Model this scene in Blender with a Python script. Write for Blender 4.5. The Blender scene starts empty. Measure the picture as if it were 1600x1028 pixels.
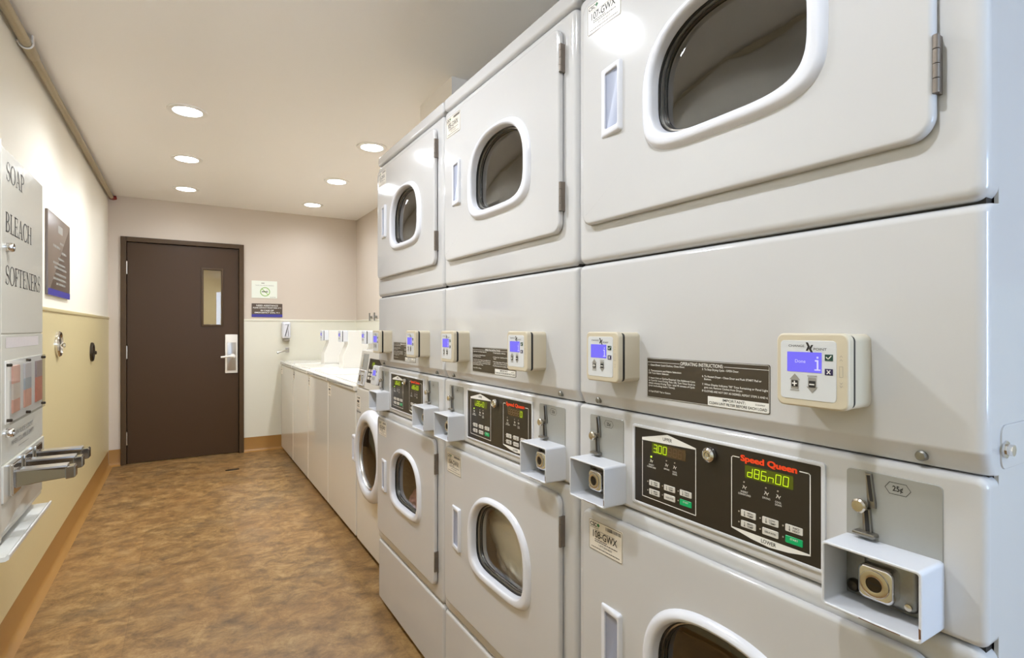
import bpy, bmesh, math, random
from mathutils import Vector, Matrix
PI = math.pi
random.seed(4)
SC = bpy.context.scene
COL = SC.collection

# ---------------------------------------------------------------- layout (metres)
CAM_H = 1.22
LEFT, BACK, RIGHT, CEIL, REAR = -0.578, 5.955, 1.614, 2.41, -2.6
DRYX, WASHX = 0.745, 0.84

# ---------------------------------------------------------------- materials
def lin(r, g, b):
    f = lambda v: (v / 255 / 12.92) if v / 255 <= 0.04045 else ((v / 255 + 0.055) / 1.055) ** 2.4
    return (f(r), f(g), f(b), 1.0)

def nodes_of(name):
    m = bpy.data.materials.new(name)
    m.use_nodes = True
    nt = m.node_tree
    return m, nt, nt.nodes['Principled BSDF']

def mat(name, col, rough=0.5, metal=0.0, spec=0.5, bump=0.0, scale=60.0, var=0.0, coat=0.0):
    m, nt, b = nodes_of(name)
    b.inputs['Base Color'].default_value = col
    b.inputs['Roughness'].default_value = rough
    b.inputs['Metallic'].default_value = metal
    b.inputs['Specular IOR Level'].default_value = spec
    b.inputs['Coat Weight'].default_value = coat
    b.inputs['Coat Roughness'].default_value = 0.06
    tc = nt.nodes.new('ShaderNodeTexCoord')
    nz = nt.nodes.new('ShaderNodeTexNoise')
    nz.inputs['Scale'].default_value = scale
    nz.inputs['Detail'].default_value = 4
    nt.links.new(tc.outputs['Object'], nz.inputs['Vector'])
    if var:
        mx = nt.nodes.new('ShaderNodeMix')
        mx.data_type = 'RGBA'
        mx.inputs['A'].default_value = [c * (1 - var) for c in col[:3]] + [1]
        mx.inputs['B'].default_value = [min(1, c * (1 + var)) for c in col[:3]] + [1]
        nt.links.new(nz.outputs['Fac'], mx.inputs['Factor'])
        nt.links.new(mx.outputs['Result'], b.inputs['Base Color'])
    if bump:
        bp = nt.nodes.new('ShaderNodeBump')
        bp.inputs['Strength'].default_value = bump
        bp.inputs['Distance'].default_value = 0.002
        nt.links.new(nz.outputs['Fac'], bp.inputs['Height'])
        nt.links.new(bp.outputs['Normal'], b.inputs['Normal'])
    return m

def emit(name, col, strength):
    m, nt, b = nodes_of(name)
    b.inputs['Base Color'].default_value = (0, 0, 0, 1)
    b.inputs['Roughness'].default_value = 0.4
    b.inputs['Emission Color'].default_value = col
    b.inputs['Emission Strength'].default_value = strength
    return m

def glass(name, tint, refl=1.45, rough=0.0):
    m = bpy.data.materials.new(name)
    m.use_nodes = True
    nt = m.node_tree
    nt.nodes.clear()
    out = nt.nodes.new('ShaderNodeOutputMaterial')
    mx = nt.nodes.new('ShaderNodeMixShader')
    fr = nt.nodes.new('ShaderNodeFresnel')
    # the same reflectance from either side of a thin pane
    ge = nt.nodes.new('ShaderNodeNewGeometry')
    io = nt.nodes.new('ShaderNodeMix')
    io.inputs['A'].default_value = refl
    io.inputs['B'].default_value = 1 / refl
    nt.links.new(ge.outputs['Backfacing'], io.inputs['Factor'])
    nt.links.new(io.outputs['Result'], fr.inputs['IOR'])
    tr = nt.nodes.new('ShaderNodeBsdfTransparent')
    tr.inputs['Color'].default_value = tint
    gl = nt.nodes.new('ShaderNodeBsdfGlossy')
    gl.inputs['Roughness'].default_value = rough
    nt.links.new(fr.outputs[0], mx.inputs[0])
    nt.links.new(tr.outputs[0], mx.inputs[1])
    nt.links.new(gl.outputs[0], mx.inputs[2])
    nt.links.new(mx.outputs[0], out.inputs[0])
    return m

def floor_material():
    m, nt, b = nodes_of('vinyl_tile')
    N, Lk = nt.nodes, nt.links
    tc = N.new('ShaderNodeTexCoord')
    def noise(scale, rot, stretch, detail=6, rough=0.6, dist=0.0):
        mp = N.new('ShaderNodeMapping')
        mp.inputs['Rotation'].default_value = (0, 0, rot)
        mp.inputs['Scale'].default_value = stretch
        Lk.new(tc.outputs['Object'], mp.inputs['Vector'])
        nz = N.new('ShaderNodeTexNoise')
        nz.inputs['Scale'].default_value = scale
        nz.inputs['Detail'].default_value = detail
        nz.inputs['Roughness'].default_value = rough
        nz.inputs['Distortion'].default_value = dist
        Lk.new(mp.outputs[0], nz.inputs['Vector'])
        return nz.outputs['Fac']
    def ramp(fac, stops):
        r = N.new('ShaderNodeValToRGB')
        e = r.color_ramp.elements
        e[0].position, e[0].color = stops[0]
        e[1].position, e[1].color = stops[-1]
        for p, c in stops[1:-1]:
            x = e.new(p)
            x.color = c
        Lk.new(fac, r.inputs['Fac'])
        return r.outputs['Color']
    def mix(fac, a, c, typ='MIX'):
        x = N.new('ShaderNodeMix')
        x.data_type = 'RGBA'
        x.blend_type = typ
        if isinstance(fac, float):
            x.inputs['Factor'].default_value = fac
        else:
            Lk.new(fac, x.inputs['Factor'])
        for s, v in (('A', a), ('B', c)):
            if isinstance(v, tuple):
                x.inputs[s].default_value = v
            else:
                Lk.new(v, x.inputs[s])
        return x.outputs['Result']
    streak = noise(9.0, 0.35, (1.0, 1.12, 1), 12, 0.76, 0.35)
    base = ramp(streak, [(0.33, lin(*FLO[0])), (0.445, lin(*FLO[1])), (0.535, lin(*FLO[2])), (0.65, lin(*FLO[3]))])
    cloud = noise(2.2, 0.2, (1.0, 0.85, 1), 8, 0.66, 0.3)
    rust = ramp(cloud, [(0.40, (0, 0, 0, 1)), (0.66, (0.8, 0.8, 0.8, 1))])
    c1 = mix(rust, base, mix(0.55, base, lin(*FLO[4])))
    grey = ramp(noise(2.6, 0.3, (1.0, 0.9, 1), 9, 0.68, 0.3), [(0.5, (0, 0, 0, 1)), (0.72, (0.75, 0.75, 0.75, 1))])
    c2 = mix(grey, c1, mix(0.6, c1, lin(*FLO[5])))
    # every tile has a slightly different tone, with hairline joints
    br = N.new('ShaderNodeTexBrick')
    br.offset = 0.5
    br.inputs['Scale'].default_value = 1.0
    br.inputs['Mortar Size'].default_value = 0.0012
    br.inputs['Brick Width'].default_value = 0.46
    br.inputs['Row Height'].default_value = 0.46
    br.inputs['Color1'].default_value = (0.90, 0.90, 0.90, 1)
    br.inputs['Color2'].default_value = (1.08, 1.06, 1.03, 1)
    br.inputs['Mortar'].default_value = (0.80, 0.78, 0.76, 1)
    mp = N.new('ShaderNodeMapping')
    mp.inputs['Rotation'].default_value = (0, 0, PI / 2)
    mp.inputs['Location'].default_value = (0.1, 0.2, 0)
    Lk.new(tc.outputs['Object'], mp.inputs['Vector'])
    Lk.new(mp.outputs[0], br.inputs['Vector'])
    c3 = mix(0.9, c2, br.outputs['Color'], 'MULTIPLY')
    Lk.new(c3, b.inputs['Base Color'])
    b.inputs['Roughness'].default_value = 0.42
    b.inputs['Specular IOR Level'].default_value = 0.35
    bp = N.new('ShaderNodeBump')
    bp.inputs['Strength'].default_value = 0.12
    bp.inputs['Distance'].default_value = 0.002
    Lk.new(streak, bp.inputs['Height'])
    Lk.new(bp.outputs[0], b.inputs['Normal'])
    return m

FLO = [(88, 66, 40), (126, 96, 58), (152, 118, 72), (178, 146, 98), (146, 106, 62), (114, 99, 78)]
M = {}
M['floor'] = floor_material()
M['wall'] = mat('wall_paint', lin(206, 194, 180), 0.75, bump=0.15, scale=180, var=0.012)
M['wall_cream'] = mat('cream_paint', lin(236, 229, 213), 0.7, bump=0.15, scale=180, var=0.012)  # same wall paint, made lighter to carry the strong lamplight
M['ceil'] = mat('ceiling_paint', lin(244, 239, 232), 0.42, spec=0.25, bump=0.05, scale=120, var=0.01)
M['panel_white'] = mat('white_wainscot', lin(224, 221, 206), 0.32, bump=0.1, scale=90, var=0.01)
M['panel_tan'] = mat('tan_wainscot', lin(216, 200, 152), 0.35, bump=0.1, scale=70, var=0.03)
M['base'] = mat('vinyl_base', lin(164, 120, 60), 0.4, var=0.03, scale=20)
M['brown'] = mat('brown_door_paint', lin(70, 50, 29), 0.36, spec=0.3, bump=0.04, scale=200, var=0.03)
M['brown_frame'] = mat('brown_frame_paint', lin(78, 59, 37), 0.4, spec=0.3, var=0.03)
M['steel'] = mat('satin_steel', lin(200, 196, 190), 0.28, 1.0, bump=0.03, scale=150)
M['chute'] = mat('coin_chute_steel', lin(150, 146, 140), 0.28, 1.0)
M['slide'] = mat('slide_steel', lin(176, 174, 170), 0.16, 1.0, var=0.05, scale=30)
M['hinge'] = mat('dark_hinge_steel', lin(128, 118, 108), 0.45, 0.5, var=0.1)
M['chrome'] = mat('chrome', lin(222, 220, 216), 0.10, 1.0, var=0.04, scale=25)
M['nickel'] = mat('warm_nickel', lin(205, 196, 180), 0.22, 1.0, var=0.05, scale=40)
M['dull'] = mat('dull_zinc', lin(150, 148, 142), 0.42, 1.0, bump=0.1, scale=160, var=0.12)
M['white_washer'] = mat('white_washer_enamel', lin(222, 219, 212), 0.07, bump=0.015, scale=25, var=0.006)
M['white'] = mat('white_enamel', lin(199, 198, 198), 0.085, spec=0.5, bump=0.015, scale=25, var=0.006)
M['white_soft'] = mat('white_powder_coat', lin(214, 215, 219), 0.38, bump=0.04, scale=220, var=0.01)
M['plastic_white'] = mat('white_moulding', lin(220, 221, 228), 0.24, var=0.006)
M['handle_in'] = mat('handle_pocket_plastic', lin(150, 156, 176), 0.3, var=0.01)  # darker plastic paints the shade inside the handle pocket
M['black'] = mat('black_rubber', lin(26, 24, 22), 0.45)
M['dark'] = mat('dark_gap', lin(38, 34, 30), 0.6)
M['overlay'] = mat('black_overlay_film', lin(44, 38, 31), 0.30, var=0.05, scale=30)
M['brownplate'] = mat('brown_plate', lin(66, 57, 46), 0.32, var=0.08, scale=30)
M['ink'] = mat('black_ink', lin(36, 34, 33), 0.5)
M['ink_white'] = mat('white_ink', lin(236, 234, 228), 0.5)
M['ink_grey'] = mat('grey_ink', lin(150, 146, 138), 0.5)
M['ink_mid'] = mat('dark_grey_ink', lin(104, 100, 94), 0.5)
M['red'] = mat('red_ink', lin(244, 72, 28), 0.4)
M['green_ink'] = mat('green_ink', lin(40, 110, 60), 0.5)
M['lime_ink'] = mat('lime_ink', lin(140, 180, 90), 0.5)
M['button'] = mat('pale_button', lin(214, 210, 202), 0.35, var=0.02)
M['button_green'] = mat('green_button', lin(0, 172, 104), 0.3, var=0.03)
M['lcd_off'] = mat('unlit_display', lin(86, 68, 44), 0.25, var=0.06)
M['lcd_on'] = emit('lit_display_window', lin(92, 100, 6), 0.32)
M['digit'] = emit('display_digits', lin(206, 240, 30), 0.55)
M['digit_dim'] = mat('unlit_digits', lin(112, 84, 56), 0.3)
M['led'] = mat('led_lens', lin(170, 160, 145), 0.3)
M['led_on'] = emit('lit_led', lin(190, 255, 60), 1.0)
M['screen'] = emit('reader_screen', lin(122, 112, 255), 0.42)
M['screen_ink'] = emit('reader_screen_text', lin(206, 202, 255), 0.5)
M['reader'] = mat('beige_plastic', lin(204, 193, 170), 0.38, bump=0.03, scale=250, var=0.01)
M['faceplate'] = mat('reader_label', lin(212, 214, 216), 0.32, var=0.006)
M['navy'] = mat('navy_button', lin(44, 36, 78), 0.35)
M['teal'] = mat('dark_green_button', lin(26, 66, 56), 0.35)
M['sticker'] = mat('paper_sticker', lin(224, 216, 203), 0.4, var=0.02)
M['zinc_plate'] = mat('grey_coin_plate', lin(162, 162, 158), 0.36, 0.2, bump=0.02, scale=200, var=0.02)
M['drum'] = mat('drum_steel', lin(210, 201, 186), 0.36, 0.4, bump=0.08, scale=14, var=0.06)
M['drum_dark'] = mat('dark_drum_steel', lin(120, 96, 62), 0.4, 0.6, bump=0.08, scale=14, var=0.1)  # drum steel darkened, brown reflection painted into the colour
M['glass'] = glass('dryer_glass', (0.94, 0.93, 0.90, 1), 2.05)
M['glass_dark'] = glass('smoked_bowl_glass', (0.28, 0.26, 0.22, 1), 1.6)
M['glass_clear'] = glass('clear_glass', (0.95, 0.97, 0.95, 1), 1.45)
M['acrylic'] = glass('acrylic_cover', (0.93, 0.95, 0.95, 1), 1.4, 0.05)
M['vend'] = mat('grey_white_vendor_enamel', lin(212, 209, 196), 0.22, bump=0.02, scale=40, var=0.01)
M['vend_in'] = mat('vendor_recess', lin(150, 142, 128), 0.4, var=0.03)
M['vend_light'] = mat('pale_grey_tray', lin(226, 225, 218), 0.35, var=0.02)
M['poster'] = mat('taupe_poster', lin(112, 97, 84), 0.3, var=0.03, scale=8)
M['blue'] = mat('blue_stripe', lin(62, 58, 146), 0.4)
M['paper'] = mat('sign_paper', lin(228, 232, 220), 0.4, var=0.008)
M['sign_dark'] = mat('dark_sign', lin(88, 74, 62), 0.4, var=0.02)
M['conduit'] = mat('galvanised_conduit', lin(176, 162, 132), 0.42, 0.3, bump=0.05, scale=90, var=0.1)
M['red_cap'] = mat('red_fitting', lin(130, 26, 14), 0.5)
M['bronze'] = mat('dark_bronze', lin(70, 62, 52), 0.3, 0.9, var=0.2, scale=30)
M['trim_white'] = mat('light_trim', lin(236, 232, 224), 0.4)
LAMP_COL, LAMP_W, LENS = (0.905, 0.962, 1.04), 25.0, 18.0
M['lamp'] = emit('lamp_lens', LAMP_COL + (1,), LENS)
M['hall'] = mat('hallway_paint', lin(206, 186, 140), 0.7, var=0.02)
M['cloth'] = mat('beige_cotton', lin(242, 238, 228), 0.9, bump=0.5, scale=300, var=0.03)
M['cloth_pink'] = mat('pink_cotton', lin(206, 150, 146), 0.9, bump=0.5, scale=300, var=0.25)
M['orange'] = mat('orange_print', lin(230, 172, 148), 0.4, var=0.15, scale=60)  # pack prints paled, the clear cover's haze put into their colour
M['orange_red'] = mat('red_orange_print', lin(214, 132, 108), 0.4, var=0.2, scale=60)
M['peach'] = mat('peach_print', lin(232, 214, 194), 0.4, var=0.1, scale=60)
M['slate_blue'] = mat('blue_grey_print', lin(176, 182, 184), 0.4, var=0.1, scale=60)
M['lilac'] = mat('lilac_print', lin(214, 206, 204), 0.4, var=0.05, scale=60)
M['maroon'] = mat('maroon_print', lin(166, 146, 144), 0.4, var=0.2, scale=60)
M['rust'] = mat('rust_wear', lin(112, 78, 52), 0.8, var=0.3, scale=200)

# ---------------------------------------------------------------- mesh helpers
class Fr:
    """A flat working frame: a to the right, b up, p out towards the viewer."""
    def __init__(s, o, r, u):
        s.o, s.r, s.u = Vector(o), Vector(r).normalized(), Vector(u).normalized()
        s.n = s.r.cross(s.u)
    def p(s, a, b, d=0.0):
        return s.o + s.r * a + s.u * b + s.n * d
    def at(s, a, b, d=0.0):
        return Fr(s.p(a, b, d), s.r, s.u)

def obj(name, bm, m, parent=None, smooth=True, wn=False, ang=35):
    bmesh.ops.remove_doubles(bm, verts=bm.verts, dist=1e-6)
    me = bpy.data.meshes.new(name)
    bm.to_mesh(me)
    bm.free()
    o = bpy.data.objects.new(name, me)
    COL.objects.link(o)
    for x in (m if isinstance(m, (list, tuple)) else [m]):
        me.materials.append(M[x])
    if smooth:
        for p in me.polygons:
            p.use_smooth = True
        me.set_sharp_from_angle(angle=math.radians(ang))
    if wn:
        w = o.modifiers.new('weighted', 'WEIGHTED_NORMAL')
        w.keep_sharp = True
    if parent:
        o.parent = parent
    return o

def tag(o, label=None, cat=None, group=None, kind=None):
    for k, v in (('label', label), ('category', cat), ('group', group), ('kind', kind)):
        if v:
            o[k] = v
    return o

def empty(name, loc, label=None, cat=None, group=None, kind=None):
    o = bpy.data.objects.new(name, None)
    o.empty_display_size = 0.1
    o.location = loc
    COL.objects.link(o)
    return tag(o, label, cat, group, kind)

def new():
    return bmesh.new()

def offs(pts, d):
    if d == 0:
        return list(pts)
    n, out = len(pts), []
    for i in range(n):
        p0, p1, p2 = Vector(pts[i - 1]), Vector(pts[i]), Vector(pts[(i + 1) % n])
        e1, e2 = (p1 - p0), (p2 - p1)
        if e1.length < 1e-9 or e2.length < 1e-9:
            out.append(tuple(p1))
            continue
        e1.normalize(); e2.normalize()
        n1, n2 = Vector((-e1.y, e1.x)), Vector((-e2.y, e2.x))
        b = n1 + n2
        b /= max(0.25, 1 + n1.dot(n2))
        out.append((p1.x + b.x * d, p1.y + b.y * d))
    return out

def loop(bm, fr, pts, p):
    return [bm.verts.new(fr.p(a, b, p)) for a, b in pts]

def bridge(bm, l0, l1, mi=0):
    n = len(l0)
    for i in range(n):
        j = (i + 1) % n
        f = bm.faces.new((l0[i], l0[j], l1[j], l1[i]))
        f.material_index = mi

def plate(bm, fr, pts, p0, p1, bev=0.0, seg=3, back=True, mi=0):
    """Solid with outline pts (counter-clockwise) from depth p0 to p1, front edge rounded."""
    ls = [loop(bm, fr, pts, p0)]
    if bev > 0:
        for k in range(seg + 1):
            t = PI / 2 * k / seg
            ls.append(loop(bm, fr, offs(pts, bev * (1 - math.cos(t))), p1 - bev + bev * math.sin(t)))
    else:
        ls.append(loop(bm, fr, pts, p1))
    for x, y in zip(ls, ls[1:]):
        bridge(bm, x, y, mi)
    bm.faces.new(ls[-1]).material_index = mi
    if back:
        bm.faces.new(ls[0][::-1]).material_index = mi

def ring(bm, fr, outer, inner, p0o, p0i, p1, bevo, bevi, seg=3, mi=0, guard=0.0):
    ls = [loop(bm, fr, outer, p0o)]
    for k in range(seg + 1):
        t = PI / 2 * k / seg
        ls.append(loop(bm, fr, offs(outer, bevo * (1 - math.cos(t))), p1 - bevo + bevo * math.sin(t)))
    if guard:                                          # keeps the rounding out of the flat's shading
        ls.append(loop(bm, fr, offs(outer, bevo + guard), p1))
        ls.append(loop(bm, fr, offs(inner, -bevi - guard * 0.5), p1))
    for k in range(seg, -1, -1):
        t = PI / 2 * k / seg
        ls.append(loop(bm, fr, offs(inner, -bevi * (1 - math.cos(t))), p1 - bevi + bevi * math.sin(t)))
    ls.append(loop(bm, fr, inner, p0i))
    for x, y in zip(ls, ls[1:]):
        bridge(bm, x, y, mi)

def rr(a0, a1, b0, b1, r, n=6):
    r = min(r, (a1 - a0) / 2 - 1e-5, (b1 - b0) / 2 - 1e-5)
    if r <= 0:
        return [(a0, b0), (a1, b0), (a1, b1), (a0, b1)]
    out = []
    for cx, cy, t0 in ((a1 - r, b0 + r, -PI / 2), (a1 - r, b1 - r, 0), (a0 + r, b1 - r, PI / 2), (a0 + r, b0 + r, PI)):
        for k in range(n + 1):
            t = t0 + PI / 2 * k / n
            out.append((cx + r * math.cos(t), cy + r * math.sin(t)))
    return out

def circ(cx, cy, r, n=32):
    return [(cx + r * math.cos(2 * PI * k / n), cy + r * math.sin(2 * PI * k / n)) for k in range(n)]

def polar(pts, c, angs):
    """Where rays from c at the given angles leave the star-shaped outline pts."""
    out, n = [], len(pts)
    for t in angs:
        d = Vector((math.cos(t), math.sin(t)))
        best = 0
        for i in range(n):
            p, q = Vector(pts[i]) - Vector(c), Vector(pts[(i + 1) % n]) - Vector(c)
            e = q - p
            den = d.x * e.y - d.y * e.x
            if abs(den) < 1e-12:
                continue
            k = (p.x * e.y - p.y * e.x) / den
            s = (p.x * d.y - p.y * d.x) / den
            if k > 0 and -1e-6 <= s <= 1 + 1e-6:
                best = max(best, k)
        out.append((c[0] + d.x * best, c[1] + d.y * best))
    return out

def pair(outer, inner, c, n=72):
    """Both outlines cut along the same set of rays, so that they can be bridged."""
    angs = sorted({round(math.atan2(b - c[1], a - c[0]) % (2 * PI), 5) for a, b in outer} | {round(2 * PI * k / n, 5) for k in range(n)})
    cl = [angs[0]]
    for t in angs[1:]:
        if t - cl[-1] > 1e-3:
            cl.append(t)
    return polar(outer, c, cl), polar(inner, c, cl)

def box(bm, fr, a0, a1, b0, b1, p0, p1, bev=0.0, r=0.0, mi=0, seg=2):
    plate(bm, fr, rr(a0, a1, b0, b1, r), p0, p1, bev, seg, True, mi)

def flat(bm, fr, pts, p, mi=0):
    bm.faces.new(loop(bm, fr, pts, p)).material_index = mi

def disc(bm, fr, a, b, r, p0, p1, bev=0.0, n=28, mi=0):
    plate(bm, fr, circ(a, b, r, n), p0, p1, bev, 3, True, mi)

def line(bm, fr, pts, w, p, closed=False, mi=0):
    """A printed line of width w."""
    n = len(pts)
    rng = range(n if closed else n - 1)
    for i in rng:
        x, y = Vector(pts[i]), Vector(pts[(i + 1) % n])
        d = y - x
        if d.length < 1e-9:
            continue
        d.normalize()
        q = Vector((-d.y, d.x)) * w / 2
        e = d * w / 2
        flat(bm, fr, [tuple(x - e - q), tuple(y + e - q), tuple(y + e + q), tuple(x - e + q)], p, mi)

def tube(bm, pts, r, n=12, caps=True, mi=0):
    pts = [Vector(p) for p in pts]
    up = Vector((0, 0, 1))
    ls = []
    for i, p in enumerate(pts):
        t = (pts[min(i + 1, len(pts) - 1)] - pts[max(i - 1, 0)]).normalized()
        s = t.cross(up)
        if s.length < 1e-3:
            s = t.cross(Vector((1, 0, 0)))
        s.normalize()
        v = s.cross(t)
        rad = r[i] if isinstance(r, (list, tuple)) else r
        ls.append([bm.verts.new(p + (s * math.cos(2 * PI * k / n) + v * math.sin(2 * PI * k / n)) * rad) for k in range(n)])
    for x, y in zip(ls, ls[1:]):
        bridge(bm, x, y, mi)
    if caps:
        bm.faces.new(ls[0][::-1]).material_index = mi
        bm.faces.new(ls[-1]).material_index = mi

def lathe(bm, fr, a, b, prof, n=32, mi=0, closed=True):
    """prof: (radius, p) rings around the p axis at (a, b)."""
    ls = [loop(bm, fr, circ(a, b, max(r, 1e-5), n), p) for r, p in prof]
    for x, y in zip(ls, ls[1:]):
        bridge(bm, x, y, mi)
    if closed:
        bm.faces.new(ls[0][::-1]).material_index = mi
        bm.faces.new(ls[-1]).material_index = mi

def slab(bm, x0, x1, y0, y1, z0, z1):
    v = [bm.verts.new(c) for c in ((x0, y0, z0), (x1, y0, z0), (x1, y1, z0), (x0, y1, z0), (x0, y0, z1), (x1, y0, z1), (x1, y1, z1), (x0, y1, z1))]
    for f in ((3, 2, 1, 0), (4, 5, 6, 7), (0, 1, 5, 4), (1, 2, 6, 5), (2, 3, 7, 6), (3, 0, 4, 7)):
        bm.faces.new([v[i] for i in f])

# ---------------------------------------------------------------- lettering
TXT = {}
def glyphs(body, bold):
    key = (body, bold)
    if key not in TXT:
        cu = bpy.data.curves.new('lettering', 'FONT')
        cu.body = body
        cu.offset = bold
        cu.resolution_u = 3
        cu.fill_mode = 'FRONT'
        o = bpy.data.objects.new('lettering', cu)
        COL.objects.link(o)
        dg = bpy.context.evaluated_depsgraph_get()
        me = bpy.data.meshes.new_from_object(o.evaluated_get(dg))
        vs = [(v.co.x, v.co.y) for v in me.vertices]
        fs = [tuple(p.vertices) for p in me.polygons]
        up = [p.normal.z for p in me.polygons]
        fs = [f if z > 0 else f[::-1] for f, z in zip(fs, up)]
        bpy.data.objects.remove(o)
        bpy.data.curves.remove(cu)
        bpy.data.meshes.remove(me)
        TXT[key] = (vs, fs)
    return TXT[key]

def text(bm, fr, body, a, b, h, w=None, align='C', bold=0.0, p=0.0004, mi=0):
    """One line of lettering: cap height h, baseline at b, fitted to width w when given."""
    vs, fs = glyphs(body, bold)
    if not vs:
        return
    x0, x1 = min(v[0] for v in vs), max(v[0] for v in vs)
    s = h / 0.69
    sx = w / (x1 - x0) if w else s
    wd = (x1 - x0) * sx
    a0 = a - wd / 2 if align == 'C' else a if align == 'L' else a - wd
    vv = [bm.verts.new(fr.p(a0 + (x - x0) * sx, b + y * s, p)) for x, y in vs]
    for f in fs:
        try:
            bm.faces.new([vv[i] for i in f]).material_index = mi
        except ValueError:
            pass

def dashes(bm, fr, a0, a1, b, h, p, rnd, mi=0):
    """A line of print too small to read: word-long strokes."""
    a = a0
    while a < a1 - h:
        w = min(h * rnd.uniform(1.5, 5), a1 - a)
        flat(bm, fr, [(a, b), (a + w, b), (a + w, b + h), (a, b + h)], p, mi)
        a += w + h * 0.7

SEG = {'a': ((0, 2), (1, 2)), 'b': ((1, 1), (1, 2)), 'c': ((1, 0), (1, 1)), 'd': ((0, 0), (1, 0)), 'e': ((0, 0), (0, 1)), 'f': ((0, 1), (0, 2)), 'g': ((0, 1), (1, 1))}
CH = {'3': 'abgcd', '0': 'abcdef', 'd': 'bcdeg', '8': 'abcdefg', '6': 'acdefg', 'n': 'ceg', 'u': 'cde'}
def seven(bm, fr, s, a, b, w, h, gap, p, mi=0, thick=0.0011):
    for c in s:
        if c == '.':
            flat(bm, fr, circ(a - gap * 0.5, b + thick * 0.4, thick * 0.8, 10), p, mi)
            continue
        for k in CH[c]:
            (x0, y0), (x1, y1) = SEG[k]
            sl = 0.08 * h
            P = lambda x, y: (a + x * w + y * sl / 2, b + y * h / 2)
            q0, q1 = Vector(P(x0, y0)), Vector(P(x1, y1))
            d = (q1 - q0) * 0.09
            line(bm, fr, [tuple(q0 + d), tuple(q1 - d)], thick, p, mi=mi)
        a += w + gap

# engraved-style roman capitals for the soap vendor, drawn as thick and thin strokes in a unit-high box
def ribbon(pts, wd):
    out = []
    n = len(pts)
    for i in range(n - 1):
        quad = []
        for j in (i, i + 1):
            p = Vector(pts[j])
            t = (Vector(pts[min(j + 1, n - 1)]) - Vector(pts[max(j - 1, 0)])).normalized()
            q = Vector((-t.y, t.x)) * wd(j / (n - 1)) / 2
            quad.append((tuple(p + q), tuple(p - q)))
        out.append([quad[0][1], quad[1][1], quad[1][0], quad[0][0]])
    return out
def arc(cx, cy, rx, ry, t0, t1, n=18):
    return [(cx + rx * math.cos(math.radians(t0 + (t1 - t0) * k / n)), cy + ry * math.sin(math.radians(t0 + (t1 - t0) * k / n))) for k in range(n + 1)]
TK, TN = 0.115, 0.046
def vst(x, y0=0, y1=1, w=TK): return [[(x - w / 2, y0), (x + w / 2, y0), (x + w / 2, y1), (x - w / 2, y1)]]
def hst(x0, x1, y, w=TN): return [[(x0, y - w / 2), (x1, y - w / 2), (x1, y + w / 2), (x0, y + w / 2)]]
def srf(x, y): return hst(x - 0.13, x + 0.13, y + (TN / 2 if y < 0.5 else -TN / 2), TN)
def stem(x, w=TK): return vst(x, w=w) + srf(x, 0) + srf(x, 1)
def dg(x0, y0, x1, y1, w): return [[(x0 - w / 2, y0), (x0 + w / 2, y0), (x1 + w / 2, y1), (x1 - w / 2, y1)]]
def bowl(cx, cy, rx, ry, t0, t1): return ribbon(arc(cx, cy, rx, ry, t0, t1), lambda s: TN + (TK - TN) * math.sin(PI * s) ** 2)
def S_():
    pts = arc(0.30, 0.74, 0.19, 0.25, 25, 250, 16) + arc(0.29, 0.26, 0.21, 0.25, 70, -155, 16)
    return ribbon(pts, lambda s: TN + (TK - TN) * math.exp(-((s - 0.5) / 0.16) ** 2)) + vst(0.48, 0.72, 0.97, TN) + vst(0.08, 0.03, 0.28, TN)
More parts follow.
